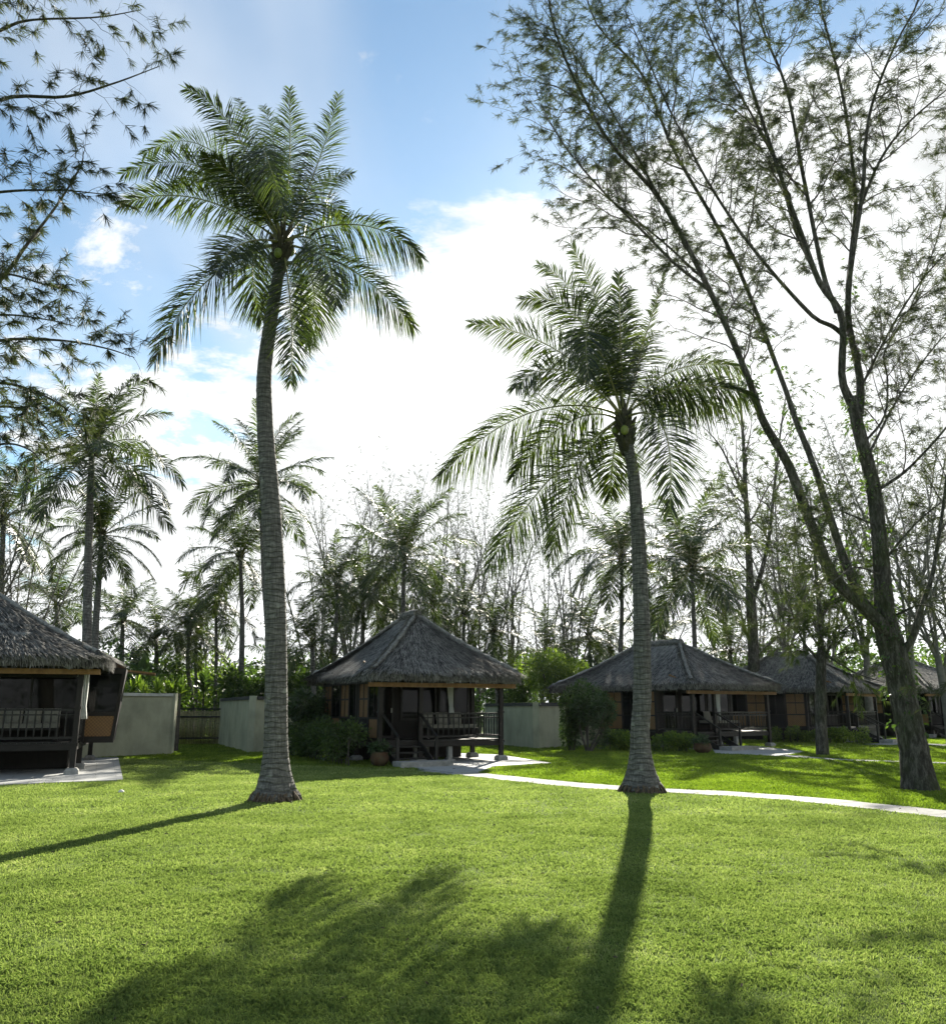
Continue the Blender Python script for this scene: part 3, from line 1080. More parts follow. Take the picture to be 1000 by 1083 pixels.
wall_run([gp(-40, 26.5), gp(183, 32)], 2.05, 'pale garden wall beside the left-edge hut, left of the bamboo gate')
wall_run([gp(236, 40.5), gp(268, 33.3), gp(330, 36.5)], 1.95, 'pale garden wall corner just left of the tall palm trunk', 'wall_tile', .13)
wall_run([gp(515, 42), gp(566, 36.5), gp(640, 41)], 1.72, 'pale garden wall corner between the centre hut and the dark bush', 'wall_tile', .14)
# bamboo gate
a, b = gp(184, 40.2), gp(234, 40.4)
g_ = empty('bamboo_gate', (a[0], a[1], 0), math.atan2(b[1] - a[1], b[0] - a[0]), 'bamboo pole gate between the two pale walls', 'gate')
gw = float(np.linalg.norm(b - a))
mb = MB()
k = int(gw / .075)
for i in range(k):
    x = (i + .5) * gw / k
    mb.tube([(x, 0, .05), (x + rng.normal(0, .006), 0, .8), (x, 0, 1.52 + rng.normal(0, .02))], .034, 8, True)
part('bamboo_poles', mb, M['bamboo'], g_, smooth=True)
mb = MB()
for z in (.3, 1.25, 1.6):
    mb.beam((0, -.06, z), (gw, -.06, z), .04, .07)
part('rail', mb, M['rail_wood'], g_)

# ------------------------------------------------------------------ leaves
def leaves(mb, P, Nn, size, g, aspect=.45):
    """rhombic leaves at P with long axis roughly along Nn"""
    n = len(P)
    D = nrm(Nn + g.normal(0, .55, (n, 3)))
    S = nrm(np.cross(D, g.normal(0, 1, (n, 3))))
    s = (size * g.uniform(.6, 1.3, n))[:, None]
    bend = np.array([0, 0, -1.0]) * s * .18
    V = np.stack([P, P + D * s * .5 + S * s * aspect / 2, P + D * s + bend, P + D * s * .5 - S * s * aspect / 2], 1)
    mb.add(V.reshape(-1, 3), np.arange(n * 4).reshape(n, 4))


def blob_points(c, rad, n, g, blobs=14, spread=.35, low=-.9):
    """points on a lumpy crown: clumps spread over an ellipsoid"""
    B = nrm(g.normal(0, 1, (blobs, 3)))
    B[:, 2] = np.maximum(B[:, 2], low)
    B = B * g.uniform(.45, .85, blobs)[:, None]
    i = g.integers(0, blobs, n)
    d = nrm(g.normal(0, 1, (n, 3)))
    r = spread * g.uniform(.7, 1.3, blobs)[i][:, None] * g.uniform(.55, 1.05, n)[:, None]
    P = B[i] + d * r
    return P * np.array(rad) + np.array(c), nrm(d + np.array([0, 0, .3]))


def shrub(pos, rad, n, size, mat, label, cat='bush', seed=0, blobs=14, spread=.4, name='bush', group=None, zc=None, stems=5):
    g = np.random.default_rng(seed)
    zc = rad[2] * .95 if zc is None else zc
    o = empty(name, (pos[0], pos[1], 0), 0, label, cat, group)
    mb = MB()
    P, Nn = blob_points((0, 0, zc), rad, n, g, blobs, spread)
    k = P[:, 2] > .03
    leaves(mb, P[k], Nn[k], size, g)
    part('foliage', mb, M[mat], o)
    mb = MB()
    for i in range(stems):
        e = np.array([g.normal(0, .4) * rad[0], g.normal(0, .4) * rad[1], zc + g.uniform(-.1, .5) * rad[2]])
        s0 = np.array([g.normal(0, .07), g.normal(0, .07), -.05])
        m_ = (s0 + e) / 2 + g.normal(0, .1, 3)
        r0 = .02 + .02 * rad[2]
        mb.tube(smooth_path([s0, m_, e], 6), np.linspace(r0, r0 * .35, 6), 6)
    part('stem', mb, M['twig'], o, smooth=True)
    return o


def hedge(a, b, wd, h, n, size, mat, label, seed, group=None):
    g = np.random.default_rng(seed)
    a, b = np.array(a), np.array(b)
    ln = np.linalg.norm(b - a)
    o = empty('hedge', ((a[0] + b[0]) / 2, (a[1] + b[1]) / 2, 0), math.atan2(b[1] - a[1], b[0] - a[0]), label, 'hedge', group)
    mb = MB()
    nb = int(ln / .28) + 2
    bc = np.stack([g.uniform(-ln / 2, ln / 2, nb * 2), g.uniform(-wd / 2, wd / 2, nb * 2) * .7, g.uniform(.3, .9, nb * 2) * h], 1)
    i = g.integers(0, nb * 2, n)
    d = nrm(g.normal(0, 1, (n, 3)))
    P = bc[i] + d * g.uniform(.10, .27, n)[:, None] * (h / .8)
    k = (P[:, 2] > .02)
    leaves(mb, P[k], d[k] + np.array([0, 0, .4]), size, g)
    part('foliage', mb, M[mat], o)
    mb = MB()
    for x in np.arange(-ln / 2, ln / 2, .3):
        mb.tube([(x, 0, -.03), (x + g.normal(0, .06), g.normal(0, .08), h * .7)], [.02, .01], 5)
    part('stem', mb, M['twig'], o)
    return o


# ------------------------------------------------------------------ palms
def frond(pts, pairs, LL, wd, droop, g, vlift=.25, nseg=4, start=.13, rr=.020, face=None):
    """returns (leaflet mesh builder incl. rachis as separate builder)"""
    pts = np.asarray(pts, float)
    seg = np.linalg.norm(np.diff(pts, axis=0), axis=1)
    s = np.concatenate([[0], np.cumsum(seg)])
    s /= s[-1]
    rb = MB()
    rb.tube(pts, np.interp(s, [0, .12, 1], [rr * 2.0, rr, rr * .25]), 6)
    T = nrm(np.gradient(pts, axis=0))
    hd = pts[-1] - pts[0]
    hd[2] = 0
    if np.linalg.norm(hd) < .15:
        hd = np.array([g.normal(), g.normal(), 0])
    B = nrm(np.cross(nrm(hd), [0, 0, 1.0]))
    k = pairs
    sl = start + (1 - start) * (np.arange(k) + g.uniform(-.3, .3, k)) / (k - 1)
    sl = np.clip(sl, start, .998)
    p = np.stack([np.interp(sl, s, pts[:, i]) for i in range(3)], 1)
    t = nrm(np.stack([np.interp(sl, s, T[:, i]) for i in range(3)], 1))
    Bk = nrm(B - (t @ B)[:, None] * t)
    if face is not None:
        # the blade turns about its rib so that its flat side faces partly along a given direction
        B2 = nrm(np.cross(t, face[0]))
        B2 = B2 * np.sign(np.sum(B2 * Bk, 1) + 1e-9)[:, None]
        Bk = nrm(Bk * (1 - face[1]) + B2 * face[1])
    Nk = np.cross(Bk, t)
    q = (sl - start) / (1 - start)
    prof = np.clip(.42 + 2.2 * q, 0, 1) * np.clip(1.0 - .72 * np.clip(q - .55, 0, 1) / .45, .26, 1)
    mb = MB()
    us = np.linspace(0, 1, nseg + 1)
    wprof = np.interp(us, [0, .15, .5, .85, 1], [.45, .9, 1, .55, .06])
    for sg in (-1, 1):
        ang = R(78) - R(46) * q + g.normal(0, .13, k) + .12 * np.sin(np.arange(k) * .45 + sg)
        vl = vlift + g.normal(0, .13, k)
        d = np.cos(ang)[:, None] * t + np.sin(ang)[:, None] * (sg * Bk * np.cos(vl)[:, None] + Nk * np.sin(vl)[:, None])
        d = nrm(d)
        l = LL * prof * g.uniform(.80, 1.1, k) * np.where(g.random(k) < .05, .45, 1)
        dr = droop * g.uniform(.6, 1.4, k)
        W_ = nrm(t - np.sum(t * d, 1)[:, None] * d)
        W_ = nrm(W_ + np.cross(d, W_) * g.normal(0, .45, k)[:, None])
        c = p[:, None, :] + d[:, None, :] * (l[:, None] * us)[..., None]
        c[..., 2] -= (dr * l)[:, None] * us ** 2
        hw_ = wd * .5 * wprof
        A = c - W_[:, None, :] * hw_[None, :, None]
        Bq = c + W_[:, None, :] * hw_[None, :, None]
        V = np.stack([A, Bq], 2).reshape(k, -1, 3)       # k, 2*(nseg+1), 3
        m = 2 * (nseg + 1)
        base = np.arange(k)[:, None, None] * m
        f = np.array([[2 * j, 2 * j + 1, 2 * j + 3, 2 * j + 2] for j in range(nseg)])[None]
        mb.add(V.reshape(-1, 3), (base + f).reshape(-1, 4))
    return mb, rb


def palm_trunk_mb(path, r_top, r_mid, r_base, flare_h, base_z, k=28, step=.05, seed=0, relief=.03):
    g = np.random.default_rng(seed)
    n = int(np.linalg.norm(path[-1] - path[0]) / step)
    P = smooth_path(path, n)
    z = P[:, 2] - base_z
    H = z[-1]
    r = np.interp(z, [0, H * .45, H], [r_mid * 1.04, r_mid * .93, r_top])
    r = r + (r_base - r_mid) * np.exp(-(z / flare_h) ** 1.3)
    ph = (z * 9.5) % 1
    r = r * (1 + relief * (ph - .5)) + g.normal(0, .002, n)
    a = np.arange(k) * 2 * pi / k
    wob = 1 + .03 * np.sin(3 * a + 1)[None] + .02 * g.normal(0, 1, (n, k)) * .6
    rootl = np.exp(-(np.maximum(z, 0) / (flare_h * .45)))[:, None]
    wob = wob + rootl * (.10 * np.sin(9 * a + .5) + .07 * np.sin(17 * a) + .05 * g.normal(0, 1, k))[None]
    mb = MB()
    mb.tube(P, r, k, False, wob)
    return mb, P


def hero_palm(base, trunk_px, Y0, Ytop, fr, centre_px, label, seed, r_mid, r_base, r_top, LL, nuts=8, pairs=150):
    g = np.random.default_rng(seed)
    root = empty('coconut_palm', (base[0], base[1], 0), 0, label, 'palm', 'tall coconut palms on the lawn')
    n = len(trunk_px)
    pts = [np.array([base[0], base[1], -.12])]
    for i, (px, py) in enumerate(trunk_px):
        pts.append(at(px, py, Y0 + (Ytop - Y0) * (i + 1) / n))
    path = np.array(pts)
    mb, P = palm_trunk_mb(path, r_top, r_mid, r_base, .42, 0, seed=seed)
    tr = part('trunk', mb, M['palm_trunk'], root, True, True)
    # fibrous root mat at the foot
    mb = MB()
    for i in range(170):
        a = g.uniform(0, 2 * pi)
        r0 = r_base * g.uniform(.80, .97)
        r1 = r_base * g.uniform(1.0, 1.22)
        p0 = np.array([base[0] + r0 * cos(a), base[1] + r0 * sin(a), g.uniform(.02, .17)])
        p1 = np.array([base[0] + r1 * cos(a + g.normal(0, .1)), base[1] + r1 * sin(a), -.02])
        mb.tube([p0, (p0 + p1) / 2 + np.array([0, 0, .02]), p1], [.016, .02, .012], 5)
    part('root', mb, M['dead'], tr, False).parent = tr
    tr.children[0].location = (-base[0], -base[1], 0)
    top = P[-1]
    C = at(centre_px[0], centre_px[1], Ytop)
    # crownshaft: fibre and old leaf bases
    mb = MB()
    for i in range(46):
        a = i * 2.4
        z0 = g.uniform(-.5, .35)
        d = np.array([cos(a), sin(a), 0])
        p0 = top + (C - top) * .5 + np.array([0, 0, z0]) + d * r_top * .6
        p1 = p0 + d * g.uniform(.10, .22) + np.array([0, 0, g.uniform(.12, .38)])
        mb.tube([p0, (p0 + p1) / 2, p1], [.055, .05, .018], 5)
    mb.tube([top - [0, 0, .1], (top + C) / 2, C + [0, 0, .45]], [r_top, r_top * 1.25, .05], 12)
    part('crownshaft', mb, M['husk'], root, True, True)
    for i, f in enumerate(fr):
        (mx, my), (tx, ty), dY = f[0], f[1], f[2]
        dr = (f[3] if len(f) > 3 else .30) * .95
        ll = f[4] if len(f) > 4 else 1.0
        Tp = at(tx, ty, Ytop + dY)
        Md = at(mx, my, Ytop + dY * .55)
        dirv = nrm(Md - C)
        P0 = C + np.array([dirv[0], dirv[1], 0]) * .1 + np.array([0, 0, .1 if my < centre_px[1] else 0])
        ctrl = 2 * Md - .5 * (P0 + Tp)
        # older, hanging fronds leave the crown outward before they fall
        u = np.linspace(0, 1, 22)[:, None]
        bez = (1 - u) ** 2 * P0 + 2 * u * (1 - u) * ctrl + u ** 2 * Tp
        lb, rb = frond(bez, pairs, LL * ll, .022, dr, g, vlift=.2, face=(nrm(C - np.array([0, 0, EYE])), g.uniform(.45, .8)))
        o = part('frond', lb, M['palm_leaf'], root, True)
        r_ = link('rachis', rb.mesh('rachis', M['rachis'], np.array(root.location), True), o)
    if nuts:
        for i in range(nuts):
            a = i * 2.1 + .4
            c = C + np.array([cos(a) * .2, sin(a) * .2, -.12 - .1 * (i % 3)])
            mb = MB()
            th = np.linspace(0, pi, 9)
            mb.lathe(np.stack([.085 * np.sin(th) + .001, -.11 * np.cos(th)], 1), c, 12)
            part('coconut', mb, M['nut'], root, True, True)
    return root


tall = hero_palm(gr(291, 847), [(291, 800), (291.5, 750), (291.5, 700), (291, 650), (289.5, 600), (287, 550), (283.5, 500), (280, 450), (279, 400), (283, 360), (289.5, 318), (297, 272)],
                 gr(291, 847)[1], gr(291, 847)[1] + .3,
                 [((250, 142), (197, 94), -.8), ((216, 178), (130, 184), .5), ((210, 210), (128, 216), -.6), ((222, 158), (152, 163), 1.2),
                  ((216, 300), (163, 384), -.6, .55), ((256, 258), (228, 290), -2.6), ((308, 335), (307, 405), -1.0, .35), ((331, 300), (323, 362), 1.4, .5),
                  ((376, 288), (437, 346), .3, .6), ((382, 238), (445, 272), 0, .7), ((336, 258), (356, 323), -2.2, .5), ((334, 178), (358, 100), .5),
                  ((306, 170), (306, 94), .3), ((292, 165), (279, 112), 1.4), ((278, 160), (300, 222), -2.9, .6), ((332, 200), (372, 184), 2.0),
                  ((343, 214), (366, 240), 2.4), ((266, 150), (252, 104), 1.7), ((268, 275), (277, 338), 1.2, .5), ((240, 190), (180, 200), 1.8),
                  ((262, 200), (215, 165), -2.2)],
                 (298, 258), 'tallest coconut palm, bare curved grey trunk standing on the lawn left of centre', 21, .205, .42, .115, .74, 8)
right = hero_palm(gr(679, 838), [(677.5, 800), (677, 770), (679, 740), (679, 700), (678.5, 660), (677, 620), (675.5, 580), (673.5, 545), (669.5, 500), (664, 472)],
                  gr(679, 838)[1], gr(679, 838)[1] - .1,
                  [((562, 436), (464, 504), -.5, .75), ((602, 446), (543, 504), .7, .6), ((578, 510), (517, 600), -.3, .6), ((612, 495), (583, 588), .8, .4),
                   ((649, 478), (645, 525), 1.5), ((588, 370), (499, 342), 0, .35), ((612, 338), (552, 318), -1.0), ((595, 392), (545, 410), -1.7, .5),
                   ((618, 327), (570, 280), 1.0), ((640, 345), (603, 258), .3, .3), ((656, 362), (654, 288), -.5, .2, .8), ((684, 350), (708, 277), 0, .15, .35),
                   ((712, 392), (785, 388), .5, .9), ((722, 408), (797, 420), -.7, .9), ((705, 420), (762, 432), 1.9, .7), ((700, 450), (708, 540), -2.3, .45),
                   ((625, 352), (622, 400), -2.7, .5), ((676, 385), (694, 350), 2.1), ((655, 355), (668, 305), 1.6)],
                  (659, 443), 'smaller coconut palm right of centre with the sun behind its crown', 22, .185, .42, .115, .84, 6)

# ---- shared fronds for the palms farther off
FR = []
gF = np.random.default_rng(77)
for e in (84, 70, 58, 45, 32, 18, 4, -12, -28, -45, -62):
    for v in range(2):
        L_ = 3.3 * gF.uniform(.9, 1.08)
        n = 14
        bend = R(gF.uniform(28, 60)) if e > 30 else (R(gF.uniform(45, 75)) if e > -20 else R(gF.uniform(20, 40)))
        el = R(e) - bend * np.linspace(0, 1, n) ** 1.4
        el = np.maximum(el, R(-86))
        st = L_ / (n - 1)
        p = np.cumsum(np.column_stack([np.cos(el), gF.normal(0, .04) * np.linspace(0, 2, n), np.sin(el)]) * st, 0)
        p = np.vstack([[0, 0, 0], p])
        lb, rb = frond(p, 74, .84, .038, .45, gF, nseg=3, start=.14, rr=.022, face=(nrm(gF.normal(0, 1, 3)), .35))
        lb2 = MB()
        lb2.v, lb2.f, lb2.n = lb.v, lb.f, lb.n
        me = lb.mesh('frond', M['palm_leaf_far'])
        mr = rb.mesh('rachis', M['rachis'], smooth=True)
        FR.append((e, me, mr))


def far_palm(px, py_top, Y, label, seed, scale=1.0, nf=22, lean=0.0, r=.15, base_px=None, emax=84, emin=-48, group='coconut palms behind the huts', cat='palm', name='coconut_palm', zr=None):
    g = np.random.default_rng(seed)
    top = at(px, py_top, Y)
    bx = at(base_px if base_px is not None else px, 741, Y)
    root = empty(name, (bx[0], Y, 0), 0, label, cat, group)
    c = top - np.array([bx[0], Y, 0])
    H = c[2]
    pts = [np.array([0, 0, -.1]), np.array([c[0] * .2 + g.normal(0, .1), g.normal(0, .1), H * .3]), np.array([c[0] * .6, g.normal(0, .1), H * .65]), c]
    mb, P = palm_trunk_mb(np.array(pts), r * .6, r, r * 1.6, .4, 0, 12, .12, seed, .05)
    part('trunk', mb, M['palm_trunk'], root, False, True)
    # husk of leaf bases
    mb = MB()
    for i in range(16):
        a = i * 2.4
        d = np.array([cos(a), sin(a), 0])
        p0 = c + d * r * .3 + np.array([0, 0, g.uniform(-.3, .1)])
        mb.tube([p0, p0 + d * .2 * scale + [0, 0, .3 * scale]], [.06, .02], 4)
    part('crownshaft', mb, M['husk'], root)
    nf += 5
    for i in range(nf):
        q = i / (nf - 1)
        e = emax + (emin - emax) * q ** 1.2 + g.normal(0, 5)
        k = int(np.argmin([abs(f[0] - e) + g.uniform(0, 5) for f in FR]))
        _, me, mr = FR[k]
        o = link('frond', me, root, tuple(c))
        o.rotation_euler = (g.normal(0, .12), 0, i * 2.39996 + g.normal(0, .2))
        s_ = scale * g.uniform(.88, 1.1)
        o.scale = (s_, s_, s_)
        link('rachis', mr, o)
    return root


far_palm(97, 478, 30, 'tall dark coconut palm above the left-edge hut roof', 1, 1.02, 24, base_px=88, r=.17)
far_palm(108, 566, 33, 'lower coconut palm just behind the tall palm above the left-edge hut', 2, .8, 20, base_px=97)
far_palm(276, 512, 40, 'tall coconut palm whose crown shows behind the tallest trunk', 3, 1.15, 22, base_px=284, r=.17)
far_palm(254, 588, 43, 'medium palm with leaning trunk left of the tallest trunk', 4, 1.0, 18, base_px=258)
far_palm(228, 640, 46, 'slim palm over the bamboo gate, right of the paired stems', 5, .85, 15, base_px=232, r=.11)
far_palm(200, 668, 45, 'short palm directly over the bamboo gate', 6, .72, 15, base_px=203, r=.12)
far_palm(207, 672, 48, 'short palm just behind the one over the bamboo gate', 7, .7, 14, base_px=209, r=.1)
far_palm(427, 590, 44, 'coconut palm rising over the ridge of the centre hut', 8, 1.18, 22, base_px=424)
far_palm(357, 622, 42, 'thin palm over the left slope of the centre hut', 9, .8, 16, base_px=353, r=.12)
far_palm(384, 628, 46, 'bushy palm between the thin palm and the palm on the ridge', 10, .95, 18, base_px=383)
far_palm(330, 680, 40, 'low palm at the left end of the centre hut roof', 12, .7, 14, base_px=333)
far_palm(521, 668, 52, 'low palm right of the centre hut roof', 13, .9, 16, base_px=524)
far_palm(490, 650, 56, 'slender palm over the right slope of the centre hut', 14, .8, 14, base_px=492)
far_palm(657, 590, 50, 'coconut palm seen just left of the smaller palm trunk', 15, 1.25, 26, base_px=657)
far_palm(731, 600, 46, 'dark full palm over the roof behind the smaller palm', 16, 1.35, 30, base_px=738)
far_palm(622, 672, 54, 'low dark palm over the light green round tree', 17, .95, 14, base_px=628)
far_palm(850, 640, 60, 'far palm behind the small tree in front of the long hut', 18, 1.0, 18)
far_palm(300, 700, 48, 'low palm just right of the tallest trunk', 19, .8, 14)
far_palm(60, 640, 45, 'distant palm low over the left-edge hut roof', 20, .9, 16)
far_palm(4, 548, 36, 'coconut palm partly cut off by the left edge above the hut', 24, .95, 18)
far_palm(130, 655, 44, 'small palm right of the left-edge hut roof', 25, .8, 14)
far_palm(580, 690, 50, 'low palm behind the light green round tree, left of the dark one', 27, .95, 14)
far_palm(645, 688, 57, 'low palm over the left end of the roof behind the smaller palm', 28, 1.0, 14)
far_palm(700, 672, 56, 'palm between the two taller palms over the roof behind the smaller palm', 29, .95, 14)
far_palm(772, 690, 53, 'low palm left of the two-stemmed airy tree', 30, 1.0, 14)
far_palm(458, 640, 50, 'palm right of the palm over the centre hut ridge', 34, .95, 15)
far_palm(405, 655, 52, 'low palm left of the palm over the centre hut ridge', 37, .9, 14)
far_palm(165, 672, 46, 'small palm between the roof and the bamboo gate', 26, .8, 14)


# ------------------------------------------------------------------ casuarinas and airy trees
def needles(P, D, n_each, ln, wd, g, droop=.5, spread=.55):
    """tufts of thin needles; P,D tuft centres and directions"""
    m = len(P)
    P = np.repeat(P, n_each, 0)
    D = np.repeat(D, n_each, 0)
    N = len(P)
    d = nrm(D + g.normal(0, spread, (N, 3)) + np.array([0, 0, -droop]))
    l = (ln * g.uniform(.55, 1.25, N))[:, None]
    P = P + D * g.uniform(-.04, .06, N)[:, None] * (ln / .18)
    s = nrm(np.cross(d, g.normal(0, 1, (N, 3)))) * wd * .5
    V = np.stack([P - s, P + s, P + d * l * .6 + s * .8 + np.array([0, 0, -.04]) * l, P + d * l + np.array([0, 0, -.15]) * l], 1)
    mb = MB()
    mb.add(V.reshape(-1, 3), np.arange(N * 4).reshape(N, 4))
    return mb


def perp(t, g):
    v = g.normal(0, 1, 3)
    v -= t * (v @ t)
    return nrm(v)


def clothe(stem, g, tw, tufts, s0=.25, spacing=.4, L1=(1.0, 2.6), L2=(.3, .8), up=.45, n2=.28, r1=.022, side=None, fill=1.0, bias=None):
    """side branches and twigs along one stem (n,4: xyz + radius); collects tuft places"""
    pts, rad = stem[:, :3], stem[:, 3]
    seg = np.linalg.norm(np.diff(pts, axis=0), axis=1)
    s = np.concatenate([[0], np.cumsum(seg)])
    Lt = s[-1]
    T = nrm(np.gradient(pts, axis=0))
    d = s0 * Lt
    while d < Lt:
        q = d / Lt
        p = np.array([np.interp(d, s, pts[:, i]) for i in range(3)])
        t = nrm(np.array([np.interp(d, s, T[:, i]) for i in range(3)]))
        r = np.interp(d, s, rad)
        ln = g.uniform(*L1) * (1 - .35 * q)
        dv = nrm(t * .75 + perp(t, g) * .8 + np.array([0, 0, up * .4]) + (0 if bias is None else np.array(bias)))
        m = 7
        bend = np.array([0, 0, g.uniform(-.25, .22)]) + g.normal(0, .12, 3)
        u = np.linspace(0, 1, m)[:, None]
        br = p + dv * ln * u + bend * ln * u ** 2
        br[1:-1] += g.normal(0, .02, (m - 2, 3)) * ln
        rr = min(r1 * ln / 1.6, r * .6)
        tw.tube(br, np.linspace(rr, rr * .25, m), 5)
        bt = nrm(np.gradient(br, axis=0))
        k = max(2, int(ln / n2))
        for j in range(k):
            f = (j + .8 + g.uniform(-.3, .3)) / k
            if f > 1:
                f = 1
            bp = np.array([np.interp(f, u[:, 0], br[:, i]) for i in range(3)])
            b_t = nrm(np.array([np.interp(f, u[:, 0], bt[:, i]) for i in range(3)]))
            l2 = g.uniform(*L2)
            d2 = nrm(b_t * .8 + perp(b_t, g) * .75 + np.array([0, 0, .1]))
            e = bp + d2 * l2 + np.array([0, 0, -.12]) * l2
            mid = (bp + e) / 2 + g.normal(0, .04, 3) * l2 + np.array([0, 0, .04]) * l2
            tw.tube([bp, mid, e], [rr * .35, rr * .28, rr * .12], 3)
            kk = max(1, int(l2 / .17 * fill))
            for _ in range(kk):
                w_ = g.uniform(.25, 1.0)
                tp = bp * (1 - w_) + e * w_ if w_ > .5 else bp + (mid - bp) * w_ * 2
                tufts.append((tp, d2))
        d += spacing * g.uniform(.6, 1.4)


def stem_px(pts, Y0, dY, r0, r1, n=24, ext=None):
    """pts in picture pixels, depth goes from Y0 by dY along the stem"""
    m = len(pts)
    P = np.array([np.append(at(px, py, Y0 + dY * (i / (m - 1)) ** 1.2), r0 + (r1 - r0) * (i / (m - 1)) ** .8) for i, (px, py) in enumerate(pts)])
    return smooth_path(P, n)


def casuarina(base, Y0, trunk, stems, label, name, cat, seed, mat='needles', bark='bark', ln=.18, wd=.011, n_each=11, group=None, crownkw=None, droop=.5, spread=.55):
    g = np.random.default_rng(seed)
    root = empty(name, (base[0], base[1], 0), 0, label, cat, group)
    mb = MB()
    k = 20
    wob = 1 + .05 * np.sin(np.arange(k) * 2 * pi / k * 3)[None] + .03 * g.normal(0, 1, (len(trunk), k))
    z = np.maximum(trunk[:, 2], 0)
    wob = wob + np.exp(-z / .25)[:, None] * (.16 + .07 * np.sin(np.arange(k) * 2 * pi / k * 6))[None]
    mb.tube(trunk[:, :3], trunk[:, 3], k, False, wob)
    part('trunk', mb, M[bark], root, True, True)
    tufts = []
    for st, kw in stems:
        mb = MB()
        kk = 10
        mb.tube(st[:, :3], st[:, 3], kk, False, 1 + .04 * g.normal(0, 1, (len(st), kk)))
        part('branch', mb, M[bark], root, True, True)
        tw = MB()
        a = dict(crownkw or {})
        a.update(kw or {})
        clothe(st, g, tw, tufts, **a)
        if tw.n:
            part('twigs', tw, M['twig'], root.children[-1] if False else root, True)
    P = np.array([t[0] for t in tufts])
    D = np.array([t[1] for t in tufts])
    nb = needles(P, D, n_each, ln, wd, g, droop, spread)
    print(name, len(P), 'tufts')
    part('crown', nb, M[mat], root, True)
    return root


# the big leaning tree at the right
bt = gr(975, 836)
Y0 = bt[1]
tr = np.array([[*at(974, 832, Y0), .40], [*at(968, 800, Y0), .33], [*at(960, 760, Y0 + .05), .31], [*at(952, 720, Y0 + .1), .30], [*at(943, 685, Y0 + .1), .31], [*at(936, 655, Y0 + .1), .26], [*at(933, 607, Y0), .20], [*at(924, 518, Y0), .175], [*at(910, 462, Y0), .16], [*at(900, 420, Y0), .13]])
tr[0, 2] = -.3
tr[:, 3] *= .86
trunk = smooth_path(tr, 70)
S = []
dense = dict(spacing=.27, s0=.42)
S.append((stem_px([(938, 668), (919, 648), (879, 607), (853, 542), (832, 489), (806, 444), (791, 400), (750, 307), (698, 211), (640, 144), (592, 48), (575, -30)], Y0, -1.6, .19, .02, 40), dict(s0=.36, spacing=.27)))
S.append((stem_px([(925, 655), (905, 622), (885, 571), (862, 497), (841, 444), (827, 403), (774, 269), (712, 158), (678, 77), (630, 24), (612, -40)], Y0, 1.2, .13, .018, 40), dict(s0=.34, spacing=.27)))
S.append((stem_px([(902, 430), (890, 400), (890, 336), (866, 298), (848, 250), (832, 206), (810, 140), (789, 72), (779, 0), (770, -70)], Y0, -.8, .12, .02, 34), dict(s0=.25, spacing=.29)))
S.append((stem_px([(885, 330), (870, 288), (850, 190), (832, 96), (810, 40), (798, 0), (785, -70)], Y0 - .2, 1.2, .08, .015, 30), dict(s0=.2, spacing=.29)))
S.append((stem_px([(908, 440), (909, 400), (897, 340), (898, 290), (902, 250), (904, 200), (890, 96), (866, 0), (855, -70)], Y0, 1.0, .12, .02, 34), dict(s0=.3, spacing=.3)))
S.append((stem_px([(896, 330), (899, 288), (912, 200), (915, 150), (923, 106), (945, 50), (971, 0), (990, -60)], Y0, -1.2, .08, .015, 30), dict(s0=.25, spacing=.3)))
S.append((stem_px([(894, 356), (880, 345), (860, 335), (827, 300), (800, 268), (779, 240), (750, 195), (731, 160), (705, 110), (688, 70), (660, 10)], Y0, -2.2, .07, .014, 30), dict(s0=.2, spacing=.27)))
S.append((stem_px([(750, 307), (715, 280), (680, 245), (640, 205), (605, 165), (585, 135), (572, 110)], Y0 - .9, -.9, .05, .01, 24), dict(s0=.1, spacing=.27)))
S.append((stem_px([(738, 290), (700, 255), (650, 215), (615, 190), (588, 172)], Y0 - .8, .9, .035, .01, 22), dict(s0=.15, spacing=.29)))
S.append((stem_px([(698, 211), (665, 150), (630, 90), (598, 45), (572, 5)], Y0 - 1.2, .5, .04, .01, 22), dict(s0=.1, spacing=.32)))
S.append((stem_px([(948, 705), (955, 690), (965, 672), (975, 640), (985, 610), (993, 565), (999, 520), (1010, 440), (1030, 350)], Y0, -.8, .10, .02, 30), dict(s0=.35, spacing=.5, fill=.7)))
S.append((stem_px([(912, 470), (935, 440), (938, 400), (935, 372), (960, 330), (985, 270), (1005, 200), (1030, 120)], Y0, .8, .035, .010, 28), dict(s0=.1, spacing=.36)))
S.append((stem_px([(905, 230), (930, 170), (960, 130), (1000, 95), (1040, 60)], Y0, -1.0, .05, .01, 20), dict(s0=.2, spacing=.29)))
S.append((stem_px([(866, 298), (840, 240), (815, 160), (760, 60), (735, 0), (722, -50)], Y0, 1.6, .06, .012, 26), dict(s0=.2, spacing=.27)))
S.append((stem_px([(925, 520), (955, 500), (985, 470), (1020, 430), (1060, 400)], Y0, -1.5, .05, .012, 20), dict(s0=.2, spacing=.45)))
S.append((stem_px([(903, 425), (935, 360), (968, 305), (1005, 262), (1050, 220)], Y0, -1.4, .04, .010, 20), dict(s0=.1, spacing=.26)))
S.append((stem_px([(916, 485), (950, 420), (985, 370), (1030, 320)], Y0, 1.2, .04, .010, 20), dict(s0=.15, spacing=.26)))
S.append((stem_px([(930, 600), (962, 560), (990, 535), (1040, 500)], Y0, -.6, .035, .010, 20), dict(s0=.15, spacing=.3)))
S.append((stem_px([(948, 650), (975, 640), (1005, 655), (1040, 690)], Y0, -2.4, .03, .008, 18), dict(s0=.2, spacing=.3, bias=(0, 0, -.3))))
